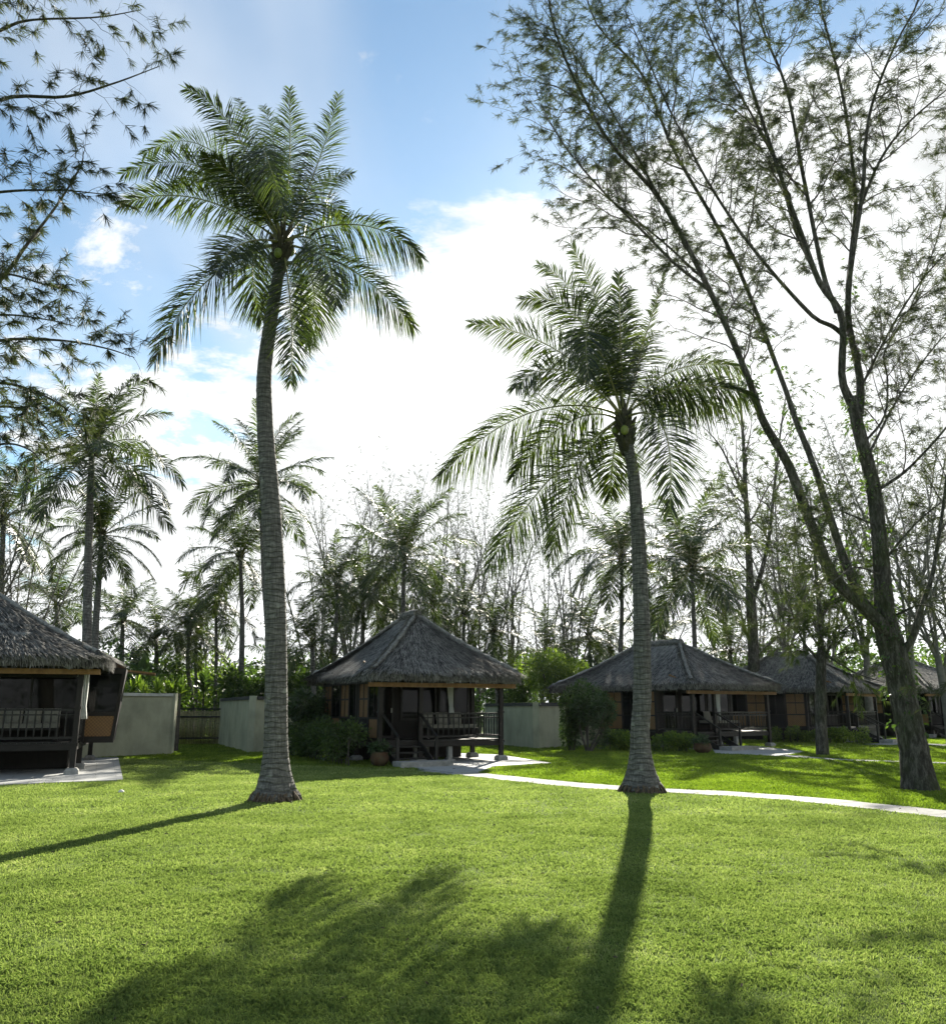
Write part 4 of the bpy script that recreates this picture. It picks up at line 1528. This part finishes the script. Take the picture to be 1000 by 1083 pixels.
S.append((stem_px([(935, 610), (905, 600), (880, 615), (855, 625)], Y0, -2.6, .03, .008, 18), dict(s0=.3, spacing=.36, bias=(0, 0, -.05))))
S.append((stem_px([(937, 560), (900, 545), (880, 540), (840, 560), (800, 585)], Y0, -1.5, .03, .008, 18), dict(s0=.3, spacing=.5)))
for st_, _ in S:
    st_[:, 3] *= .84
casuarina(bt, Y0, trunk, S, 'large leaning casuarina with many long stems at the right of the lawn', 'casuarina_tree', 'tree', 31,
          ln=.16, wd=.0085, n_each=9, spread=.9, crownkw=dict(L1=(.9, 2.7), L2=(.25, .8), up=.6, n2=.17, r1=.017, fill=2.3))

gv = np.random.default_rng(90)
big = [o for o in bpy.data.objects if o.name.startswith('casuarina_tree')][0]
mb = MB()
for st, n_ in ((trunk[14:], 1500), (S[0][0][:26], 900), (S[1][0][:24], 700), (S[4][0][:16], 300)):
    k = (gv.random(n_) ** .8 * (len(st) - 1)).astype(int)
    ph = np.sin(k * 1.3) + gv.normal(0, .6, n_)
    k = k[ph > 0]
    a = gv.uniform(0, 2 * pi, len(k))
    d = np.column_stack([np.cos(a), np.sin(a), gv.normal(0, .3, len(k))])
    leaves(mb, st[k, :3] + d * (st[k, 3:4] + gv.uniform(0, .12, (len(k), 1))), d - np.array([0, 0, .3]), .10, gv, .5)
part('vine', mb, M['leaf_mid'], big, True)

# the casuarina outside the left edge whose boughs hang into view
g_t = at(-190, 741, 11.5)
YL = 11.5
trL = smooth_path(np.array([[g_t[0], YL, -.1, .42], [g_t[0] + .1, YL, 1.5, .30], [g_t[0] - .1, YL + .1, 4, .26], [g_t[0] + .2, YL, 7, .20], [g_t[0], YL, 10, .12], [g_t[0] + .1, YL, 12.5, .04]]), 50)
SL = []
def bough(px, dY, r, **kw):
    p = [(-185, px[0][1] + 70)] + px
    SL.append((stem_px(p, YL, dY, r, .006, 24), dict(kw)))
bough([(-80, 150), (0, 105), (69, 102), (120, 88), (168, 70)], -.6, .05, s0=.38, spacing=.20)
bough([(-60, 350), (0, 296), (28, 259), (60, 217), (85, 176), (88, 160)], .5, .05, s0=.4, spacing=.20)
bough([(-60, 60), (0, 32), (32, 21), (102, 18), (150, 10)], .2, .045, s0=.36, spacing=.20)
bough([(-60, 215), (0, 203), (60, 201), (110, 205)], -.8, .04, s0=.42, spacing=.2)
bough([(-60, 380), (0, 360), (65, 360), (111, 368), (142, 378)], .3, .04, s0=.42, spacing=.2)
bough([(-60, 345), (0, 333), (50, 338), (80, 345)], 1.0, .03, s0=.42, spacing=.22)
bough([(-60, 420), (0, 405), (50, 420), (80, 440)], -.8, .04, s0=.40, spacing=.15)
bough([(-60, 450), (0, 430), (35, 440), (60, 465)], .8, .04, s0=.40, spacing=.15)
bough([(-60, 310), (0, 290), (45, 300), (85, 310)], -.3, .035, s0=.42, spacing=.2)
bough([(-60, 10), (0, -8), (50, -5), (80, -15)], .8, .04, s0=.4, spacing=.2)
bough([(-60, 490), (0, 470), (30, 475), (45, 490)], 0, .03, s0=.42, spacing=.2)
casuarina((g_t[0], YL), YL, trL, SL, 'casuarina whose needled boughs hang in from the upper left edge', 'casuarina_tree', 'tree', 33,
          ln=.15, wd=.0080, n_each=22, spread=.8, crownkw=dict(L1=(.35, 1.0), L2=(.15, .4), up=.0, n2=.14, r1=.014, fill=2.0), droop=.8)

# mid-distance casuarina with two stems, right of the second roof
bm = at(797, 741, 47)
YM = 47.
tM = stem_px([(797, 768), (797, 720), (796, 670), (793, 620)], YM, 0, .34, .26, 20)
SM = [(stem_px([(793, 625), (791, 570), (788, 520), (786, 470), (783, 430), (780, 400)], YM, 1, .22, .04, 24), dict(s0=.05)),
      (stem_px([(794, 640), (806, 600), (814, 560), (820, 500), (826, 450), (832, 410)], YM, -1, .16, .03, 24), dict(s0=.15)),
      (stem_px([(788, 530), (775, 500), (760, 470), (742, 450)], YM, -1, .1, .02, 18), dict(s0=.1)),
      (stem_px([(797, 700), (815, 680), (835, 665), (850, 660)], YM, 1, .1, .02, 14), dict(s0=.2))]
casuarina((bm[0], YM), YM, tM, SM, 'two-stemmed airy tree behind the roof, between the smaller palm and the leaning tree', 'airy_tree', 'tree', 35, 'needles_green',
          ln=.34, wd=.03, n_each=7, crownkw=dict(L1=(1.6, 4.2), L2=(.6, 1.6), up=.5, n2=.5, r1=.03, fill=.6, spacing=.55), droop=.5)

# small tree in front of the long hut
bs = gr(869, 799)
YS = bs[1]
tS = stem_px([(870, 800), (868, 760), (868, 720), (868, 690)], YS, 0, .21, .17, 18)
tS[0, 2] = -.1
SS = [(stem_px([(868, 700), (867, 660), (864, 620), (860, 570), (856, 520)], YS, .5, .14, .02, 24), dict(s0=.02)),
      (stem_px([(868, 705), (880, 680), (900, 660), (925, 650)], YS, -1.2, .07, .012, 16), dict(s0=.1)),
      (stem_px([(868, 700), (850, 680), (838, 650), (830, 620)], YS, -.8, .07, .012, 16), dict(s0=.1)),
      (stem_px([(868, 690), (885, 700), (905, 712), (935, 722)], YS, -2.2, .06, .012, 16), dict(s0=.2)),
      (stem_px([(866, 660), (880, 630), (892, 600), (905, 570)], YS, 1.2, .07, .012, 16), dict(s0=.1))]
casuarina(bs, YS, tS, SS, 'small green tree standing on the lawn in front of the long hut', 'small_tree', 'tree', 36, 'needles_green',
          ln=.26, wd=.024, n_each=11, crownkw=dict(L1=(.7, 1.9), L2=(.3, .8), up=.0, n2=.26, fill=1.2, spacing=.22), droop=.7)

# ---- prototypes for the airy belt of trees
def airy_proto(seed, H=17., nst=5, leafy=1.0, name='airy_tree', mat='needles_green', bark='twig_pale'):
    g = np.random.default_rng(seed)
    root = empty(name, (0, 0, 0))
    tr_ = smooth_path(np.array([[0, 0, -.2, .26], [g.normal(0, .1), g.normal(0, .1), H * .12, .19], [g.normal(0, .3), g.normal(0, .3), H * .28, .15]]), 14)
    mb = MB()
    mb.tube(tr_[:, :3], tr_[:, 3], 10)
    tp = tr_[-1, :3]
    part('trunk', mb, M[bark], root, False, True)
    tufts = []
    tw = MB()
    for i in range(nst):
        a = i * 2 * pi / nst + g.normal(0, .4)
        sp = g.uniform(.16, .48)
        d = np.array([cos(a) * sp, sin(a) * sp, 1])
        h = H * g.uniform(.5, .74)
        p1 = tp + d * h * .5 + np.array([cos(a), sin(a), 0]) * g.uniform(.0, .9) + g.normal(0, .35, 3)
        p2 = tp + d * h + np.array([cos(a), sin(a), 0]) * g.uniform(-.3, .8)
        f0 = g.uniform(.3, 1)
        p0 = tr_[int(f0 * 13), :3]
        st = smooth_path(np.array([[*p0, .075], [*p1, .045], [*p2, .010]]), 18)
        mb = MB()
        mb.tube(st[:, :3], st[:, 3], 7)
        part('branch', mb, M[bark], root, False, True)
        clothe(st, g, tw, tufts, s0=.10, spacing=.5, L1=(1.0, 3.2), L2=(.4, 1.1), up=.55, n2=.30, r1=.024, fill=.42 * leafy)
    part('twigs', tw, M[bark], root)
    P = np.array([t[0] for t in tufts])
    D = np.array([t[1] for t in tufts])
    part('crown', needles(P, D, 5 if leafy < 1.2 else 7, .24, .026, g, .2, .8), M[mat], root)
    return root


def place_copy(proto, x, y, rz, s, label, group, cat='tree', first=set()):
    if proto.name not in first:
        first.add(proto.name)
        r = proto
    else:
        r = proto.copy()
        COL.objects.link(r)
        for ch in proto.children:
            c = ch.copy()
            COL.objects.link(c)
            c.parent = r
    r.location = (x, y, 0)
    r.rotation_euler = (0, 0, rz)
    r.scale = (s, s, s)
    tag(r, label, cat, group)
    return r


protos = [airy_proto(101, 17, 7, .7, mat='needles'), airy_proto(102, 16, 8, .8, mat='needles'), airy_proto(103, 18, 6, .5, mat='needles'), airy_proto(104, 17, 6, 1.25, mat='needles')]
belt = [(338, 60, 0, 1.0, 'airy tree just right of the tallest trunk, over the centre hut'),
        (368, 56, 1, 1.06, 'airy tree over the left slope of the centre hut'),
        (405, 60, 2, 1.10, 'airy tree just left of the palm over the centre hut ridge'),
        (448, 58, 0, .98, 'airy tree just right of the palm over the centre hut ridge'),
        (478, 62, 1, 1.05, 'airy tree over the right slope of the centre hut'),
        (505, 57, 2, .98, 'thin bare tree over the right corner of the centre hut'),
        (545, 58, 2, .93, 'thin bare tree over the gap beside the centre hut'),
        (575, 62, 0, .92, 'thin tree over the light green round tree'),
        (600, 55, 2, .86, 'bare-stemmed tree behind the light green round tree'),
        (697, 66, 3, .85, 'leafy airy tree just right of the smaller palm trunk'),
        (835, 52, 3, 1.05, 'leafy airy tree left of the leaning tree stems'),
        (880, 56, 3, 1.12, 'leafy airy tree behind the small tree'),
        (920, 50, 3, 1.10, 'leafy airy tree right behind the leaning trunk'),
        (965, 40, 3, .98, 'leafy airy tree right of the leaning trunk'),
        (1015, 46, 3, 1.10, 'leafy airy tree at the right edge behind the farthest hut'),
        (1000, 30, 3, .72, 'shorter leafy tree at the right edge beside the leaning tree'),
        (215, 58, 2, .80, 'thin hazy tree left of the tall trunk over the bamboo gate'),
        (15, 38, 0, .66, 'lacy tree over the ridge of the left-edge hut'),
        (-40, 34, 1, .75, 'lacy tree at the left edge over the hut roof'),
        (805, 64, 3, .95, 'leafy tree behind the two-stemmed airy tree'),
        (770, 66, 1, 1.0, 'thin tall tree behind the dark full palm')]
for i, (px, Y, k, s, lab) in enumerate(belt):
    p = at(px, 741, Y)
    place_copy(protos[k], p[0], Y, i * 1.7, s, lab, 'airy trees in the belt behind the huts')

# ------------------------------------------------------------------ bushes, hedges, understory
p0 = hw(hB, .25, .9)
p1 = hw(hB, .15, 6.2)
hedge(hw(hB, -.35, .5)[:2], hw(hB, -.35, 5.0)[:2], 1.1, 1.15, 9000, .10, 'leaf_mid', 'clipped dark hedge along the side of the centre hut', 41)
shrub(at(331, 741, 30.5), (.8, .8, 1.2), 6000, .13, 'leaf_dark', 'tall dark bush at the left corner of the centre hut, right of the tallest trunk', seed=42)
shrub(at(318, 741, 30.5), (.8, .8, 1.15), 3500, .13, 'leaf_dark', 'dark bush touching the tallest trunk from behind', seed=43)
shrub(at(622, 741, 34), (1.0, .95, 1.4), 7000, .13, 'leaf_dark', 'big dark bush left of the hut behind the smaller palm', seed=44)
shrub(at(602, 741, 34.5), (.45, .45, 1.5), 900, .18, 'leaf_mid', 'lighter plumeria sprig above the big dark bush', 'shrub', seed=45, blobs=8, name='plumeria')
shrub(at(588, 741, 46), (2.0, 1.8, 1.5), 9000, .17, 'leaf_light', 'round light green tree over the wall right of the centre hut', 'tree', seed=46, blobs=24, spread=.38, name='round_tree', zc=3.4, stems=8)
shrub(at(556, 741, 48), (1.2, 1.2, 1.3), 3500, .16, 'leaf_mid', 'green bush at the right eave of the centre hut', seed=47, zc=2.3)
a_, b_ = hw(hC, -.5, 1.1)[:2], hw(hC, -.5, 3.6)[:2]
hedge(gp(643, 35.2), gp(668, 34.4), .8, .66, 2600, .12, 'leaf_light', 'low green hedge just left of the smaller palm trunk', 48)
hedge(gp(690, 33.9), gp(731, 33.4), .8, .66, 3400, .12, 'leaf_light', 'low green hedge just right of the smaller palm trunk', 49)
hedge(gp(806, 43.5), gp(912, 41.0), .9, .66, 6500, .12, 'leaf_light', 'low green hedge in front of the long hut', 50)


def pot_plant(pos, r, h, label, seed, leafn=500):
    o = empty('planter', (pos[0], pos[1], 0.02), 0, label, 'planter', 'round planters by the steps')
    mb = MB()
    mb.lathe([(.001, 0), (r * .55, 0), (r * .9, h * .3), (r, h * .6), (r * .85, h * .92), (r * .92, h), (r * .8, h), (r * .75, h * .9), (.001, h * .88)], (0, 0, 0), 22)
    part('pot', mb, M['terracotta'], o, smooth=True)
    g = np.random.default_rng(seed)
    mb = MB()
    P, Nn = blob_points((0, 0, h + .12), (r * 1.1, r * 1.1, .22), leafn, g, 8, .5)
    leaves(mb, P, Nn, .09, g)
    part('foliage', mb, M['leaf_dark'], o)


pot_plant(gr(401, 811), .27, .38, 'round brown planter beside the steps of the centre hut', 1)
pot_plant(gr(743, 797), .34, .34, 'round brown planter beside the steps behind the smaller palm', 2)


def blade_plant(pos, n, ln, wd, mat, label, seed, z0=0.0, cat='plant', name='cordyline', group=None, trunk=0.0, el=(25, 85), droop=.5):
    g = np.random.default_rng(seed)
    o = empty(name, (pos[0], pos[1], z0), 0, label, cat, group)
    mb = MB()
    for i in range(n):
        a = i * 2.4 + g.normal(0, .3)
        e = R(g.uniform(*el))
        d = np.array([cos(a) * cos(e), sin(a) * cos(e), sin(e)])
        l = ln * g.uniform(.7, 1.15)
        u = np.linspace(0, 1, 7)
        c = d * (l * u)[:, None] + np.array([0, 0, 1.0]) * (trunk - droop * l * u ** 2.2 * cos(e))[:, None]
        s_ = nrm(np.cross(d, [0, 0, 1.0]))
        w_ = wd * .5 * np.sin(pi * np.clip(u * .9 + .08, 0, 1)) ** .7
        fold = np.array([0, 0, 1.0]) * (w_ * .35)[:, None]
        A, B_, C_ = c - s_ * w_[:, None] + fold, c, c + s_ * w_[:, None] + fold
        mb.grid(np.stack([A, B_, C_], 1))
    part('foliage', mb, M[mat], o)
    sb = MB()
    sb.tube([(0, 0, -.05), (0, 0, max(.12, trunk))], [.05 + .02 * trunk, .04], 8)
    part('stem', sb, M['twig'], o)
    return o


gc = np.random.default_rng(9)
for i in range(11):
    px = 128 + i * 6.2
    p = at(px, 741, 33.5 + gc.uniform(0, 1.5))
    where = ('nearest the left-edge hut roof', 'second from the hut roof', 'third from the hut roof', 'fourth from the hut roof', 'left of the middle of its row',
             'middle of its row', 'right of the middle of its row', 'fourth from the bamboo gate', 'third from the bamboo gate', 'second from the bamboo gate', 'nearest the bamboo gate')[i]
    blade_plant(p, 16, .75, .13, 'leaf_light', 'bright spiky plant above the left wall, ' + where, 200 + i, 0, trunk=gc.uniform(1.7, 2.3), group='spiky plants above the left wall')
names = [(70, 44, 'behind the left-edge hut roof'), (150, 40, 'over the left wall behind the spiky plants'), (180, 47, 'over the left end of the bamboo gate'),
         (215, 49, 'over the middle of the bamboo gate'), (240, 46, 'over the wall corner left of the tallest trunk'), (262, 48, 'just left of the tallest trunk'),
         (308, 50, 'just right of the tallest trunk'), (345, 52, 'behind the left slope of the centre hut')]
for i, (px, Y, wh) in enumerate(names):
    p = at(px, 741, Y)
    blade_plant(p, 12, 1.8, .34, 'leaf_mid', 'broad-leaved banana plant ' + wh, 300 + i, 0, 'plant', 'banana_plant', 'banana plants in the background', trunk=gc.uniform(1.4, 2.6), el=(35, 85), droop=.7)

bush_list = [(100, 42, 2.6, 2.6, 'leaf_dark', 'dark leafy tree behind the right end of the left-edge hut roof'),
             (128, 38, 1.6, 2.0, 'leaf_dark', 'dark bush behind the left wall next to the hut roof'),
             (168, 44, 1.9, 2.0, 'leaf_mid', 'green bush behind the right end of the left wall'),
             (196, 52, 2.2, 2.2, 'leaf_light', 'sunlit bush far behind the bamboo gate, left side'),
             (228, 52, 2.2, 2.3, 'leaf_light', 'sunlit bush far behind the bamboo gate, right side'),
             (252, 43, 1.7, 1.9, 'leaf_mid', 'green bush behind the wall corner left of the tallest trunk'),
             (300, 44, 2.0, 2.1, 'leaf_mid', 'green bush right of the tallest trunk behind the wall'),
             (335, 47, 2.2, 2.3, 'leaf_dark', 'dark bush over the left eave of the centre hut'),
             (372, 52, 2.4, 2.5, 'leaf_mid', 'green bush hidden partly by the left roof slope of the centre hut'),
             (535, 55, 2.2, 2.4, 'leaf_dark', 'dark bush over the right eave of the centre hut'),
             (640, 52, 2.3, 2.3, 'leaf_dark', 'dark bush over the left slope of the roof behind the smaller palm'),
             (790, 58, 2.8, 2.6, 'leaf_mid', 'green bush at the foot of the two-stemmed airy tree'),
             (825, 60, 2.5, 2.7, 'leaf_light', 'yellow green bush over the long hut roof'),
             (870, 62, 3.0, 2.6, 'leaf_mid', 'green bush behind the long hut ridge'),
             (985, 62, 3.4, 3.2, 'leaf_mid', 'green bush over the farthest hut at the right edge')]
for i, (px, Y, rr, hh, mt, lab) in enumerate(bush_list):
    shrub(at(px, 741, Y), (rr, rr, hh), 4200, .24, mt, lab, seed=400 + i, blobs=18, spread=.42)

# the wood beyond, one mass
g = np.random.default_rng(500)
mb = MB()
N = 130000
B = 420
bx = g.uniform(-75, 95, B)
by = g.uniform(70, 100, B)
bh = g.uniform(1.0, 5.4, B) * np.where(g.random(B) < .2, 1.25, 1)
br_ = g.uniform(1.4, 3.2, B)
# the garden's trees carry on behind the viewer too (seen in the window glass)
kb = slice(0, 110)
bx[kb] = g.uniform(-60, 60, 110)
by[kb] = g.uniform(-62, -38, 110)
bh[kb] = g.uniform(1.0, 13, 110)
br_[kb] = g.uniform(2.2, 4.0, 110)
i = g.integers(0, B, N)
d = nrm(g.normal(0, 1, (N, 3)))
P = np.stack([bx[i], by[i], bh[i]], 1) + d * (br_[i] * g.uniform(.5, 1.05, N))[:, None]
k = P[:, 2] > 0
leaves(mb, P[k], d[k], .45, g, .5)
wd_ = structure('far_wood', mb, M['leaf_mid'], kind='stuff')
wd_['label'] = 'mass of green trees and undergrowth far behind the huts'

# low planting behind the huts, hides the foot of the wood
# ------------------------------------------------------------------ grass
def in_poly(P, poly):
    x, y = P[:, 0], P[:, 1]
    ins = np.zeros(len(P), bool)
    n = len(poly)
    for i in range(n):
        x1, y1 = poly[i]
        x2, y2 = poly[(i + 1) % n]
        c = ((y1 > y) != (y2 > y)) & (x < (x2 - x1) * (y - y1) / (y2 - y1 + 1e-12) + x1)
        ins ^= c
    return ins


def dist_line(P, C):
    best = np.full(len(P), 1e9)
    for a, b in zip(C[:-1], C[1:]):
        ab = b - a
        t = np.clip(((P - a) @ ab) / (ab @ ab), 0, 1)
        best = np.minimum(best, np.linalg.norm(P - (a + t[:, None] * ab), axis=1))
    return best


VG = np.random.default_rng(5).uniform(-1, 1, (256, 256))


def VN(Q):
    """smooth value noise"""
    i = np.floor(Q).astype(int)
    f = Q - i
    f = f * f * (3 - 2 * f)
    a = VG[i[:, 0] % 256, i[:, 1] % 256]
    b = VG[(i[:, 0] + 1) % 256, i[:, 1] % 256]
    c = VG[i[:, 0] % 256, (i[:, 1] + 1) % 256]
    d = VG[(i[:, 0] + 1) % 256, (i[:, 1] + 1) % 256]
    return (a * (1 - f[:, 0]) + b * f[:, 0]) * (1 - f[:, 1]) + (c * (1 - f[:, 0]) + d * f[:, 0]) * f[:, 1]


def grass(mb_list, y0, y1, dens, h, wd, g):
    n = int(dens * (y1 - y0) * (y0 + y1) / 2 * 1.34 + dens * (y1 - y0) * 1.0)
    y = np.sqrt(g.uniform(y0 ** 2, y1 ** 2, n))
    x = g.uniform(-1, 1, n) * (y * .62 + .6)
    P = np.stack([x, y], 1)
    # tufting
    P += g.normal(0, .02, P.shape)
    ok = dist_line(P, Cc) > .43
    ok &= (dist_line(P, C2) > .42) & (dist_line(P, C3) > .82)
    for pl in PATIOS:
        ok &= ~in_poly(P, pl)
    for b_, r_ in ((gr(291, 847), .30), (gr(679, 838), .30), (bt, .30)):
        ok &= np.linalg.norm(P - b_[:2], axis=1) > r_
    P = P[ok]
    yl = np.interp(P[:, 0], lx, ly)
    near = P[:, 1] < yl
    for mb, sel, hk in ((mb_list[0], near, 1.0), (mb_list[1], ~near, 1.35)):
        Q = P[sel]
        m = len(Q)
        if not m:
            continue
        hh = h * hk * g.uniform(.5, 1.25, m) * (.85 + .30 * VN(Q * np.array([8.0, 12.0])) + .2 * VN(Q * 3.4) + .12 * VN(Q * .9))
        a = g.uniform(0, 2 * pi, m)
        lean = g.uniform(.15, .95, m)[:, None]
        dirv = np.stack([np.cos(a), np.sin(a), np.zeros(m)], 1)
        sv = np.stack([-np.sin(a), np.cos(a), np.zeros(m)], 1) * (wd / 2 * g.uniform(.7, 1.3, m))[:, None]
        B = np.column_stack([Q, np.full(m, -.004)])
        mid = B + dirv * lean * hh[:, None] * .35 + np.array([0, 0, 1]) * hh[:, None] * .62
        tip = B + dirv * lean * hh[:, None] * 1.0 + np.array([0, 0, 1]) * (hh * (1 - .35 * lean[:, 0]))[:, None]
        V = np.stack([B - sv, B + sv, mid + sv * .8, tip, mid - sv * .8], 1)
        mb.add(V.reshape(-1, 3), np.arange(m * 5).reshape(m, 5))


gg = np.random.default_rng(60)
gm = [MB(), MB()]
grass(gm, 3.6, 6, 6500, .040, .0042, gg)
grass(gm, 6, 9, 4200, .040, .0055, gg)
grass(gm, 9, 14, 2300, .042, .008, gg)
grass(gm, 14, 22, 1100, .045, .013, gg)
grass(gm, 22, 34, 420, .05, .022, gg)
grass(gm, 34, 48, 160, .06, .04, gg)
o = structure('lawn_grass', gm[0], M['grass_near'], kind='stuff')
o['label'] = 'short olive green mown grass of the near lawn'
o = structure('lush_grass', gm[1], M['grass_far'], kind='stuff')
o['label'] = 'lusher bright green grass beyond the curved path'

# small things on the ground
def pebble(pos, r, mat, label, name='stone', seed=0):
    g = np.random.default_rng(seed)
    mb = MB()
    th = np.linspace(0, pi, 7)
    mb.lathe(np.stack([r * np.sin(th) * (1 + .1 * np.sin(th * 5)) + .001, -r * .65 * np.cos(th)], 1), (0, 0, 0), 10)
    o = solo(name, mb, M[mat], label, 'stone', smooth=True)
    o.location = (pos[0], pos[1], r * .5)
    o.rotation_euler = (.2, .1, seed)
    return o


pebble(gr(128, 839), .055, 'white_stone', 'small pale stone lying on the lawn in front of the left-edge patio')
pebble(gr(480, 814.5), .04, 'dead', 'small dark stone on the paving before the centre hut', seed=2)

# fallen leaflets and crumbs of dead frond on the lawn
g = np.random.default_rng(70)
mb = MB()
n = 420
y = np.sqrt(g.uniform(4.2 ** 2, 20 ** 2, n))
x = g.uniform(-1, 1, n) * y * .6
P = np.column_stack([x, y, g.uniform(.018, .032, n)])
a = g.uniform(0, pi, n)
D = np.column_stack([np.cos(a), np.sin(a), g.normal(0, .15, n)])
leaves(mb, P, D, .055, g, .28)
o = structure('leaf_litter', mb, M['dead'], kind='stuff')
o['label'] = 'small brown fallen leaves and crumbs scattered on the lawn'

# ------------------------------------------------------------------ air: thin haze added to stand in for glare around the sun
mb = MB()
mb.box(-310, 310, -130, 510, -1.2, 34)
hz, t = new_mat('haze')
pv = t.n('ShaderNodeVolumePrincipled', i_Density=0.00006)
pv.inputs['Color'].default_value = (.86, .92, 1.0, 1)
pv.inputs['Anisotropy'].default_value = .72
o_ = t.n('ShaderNodeOutputMaterial')
t.link(pv.outputs[0], o_.inputs['Volume'])
o = structure('haze', mb, hz, kind='stuff')
o['label'] = 'faint haze added for the glow around the sun'
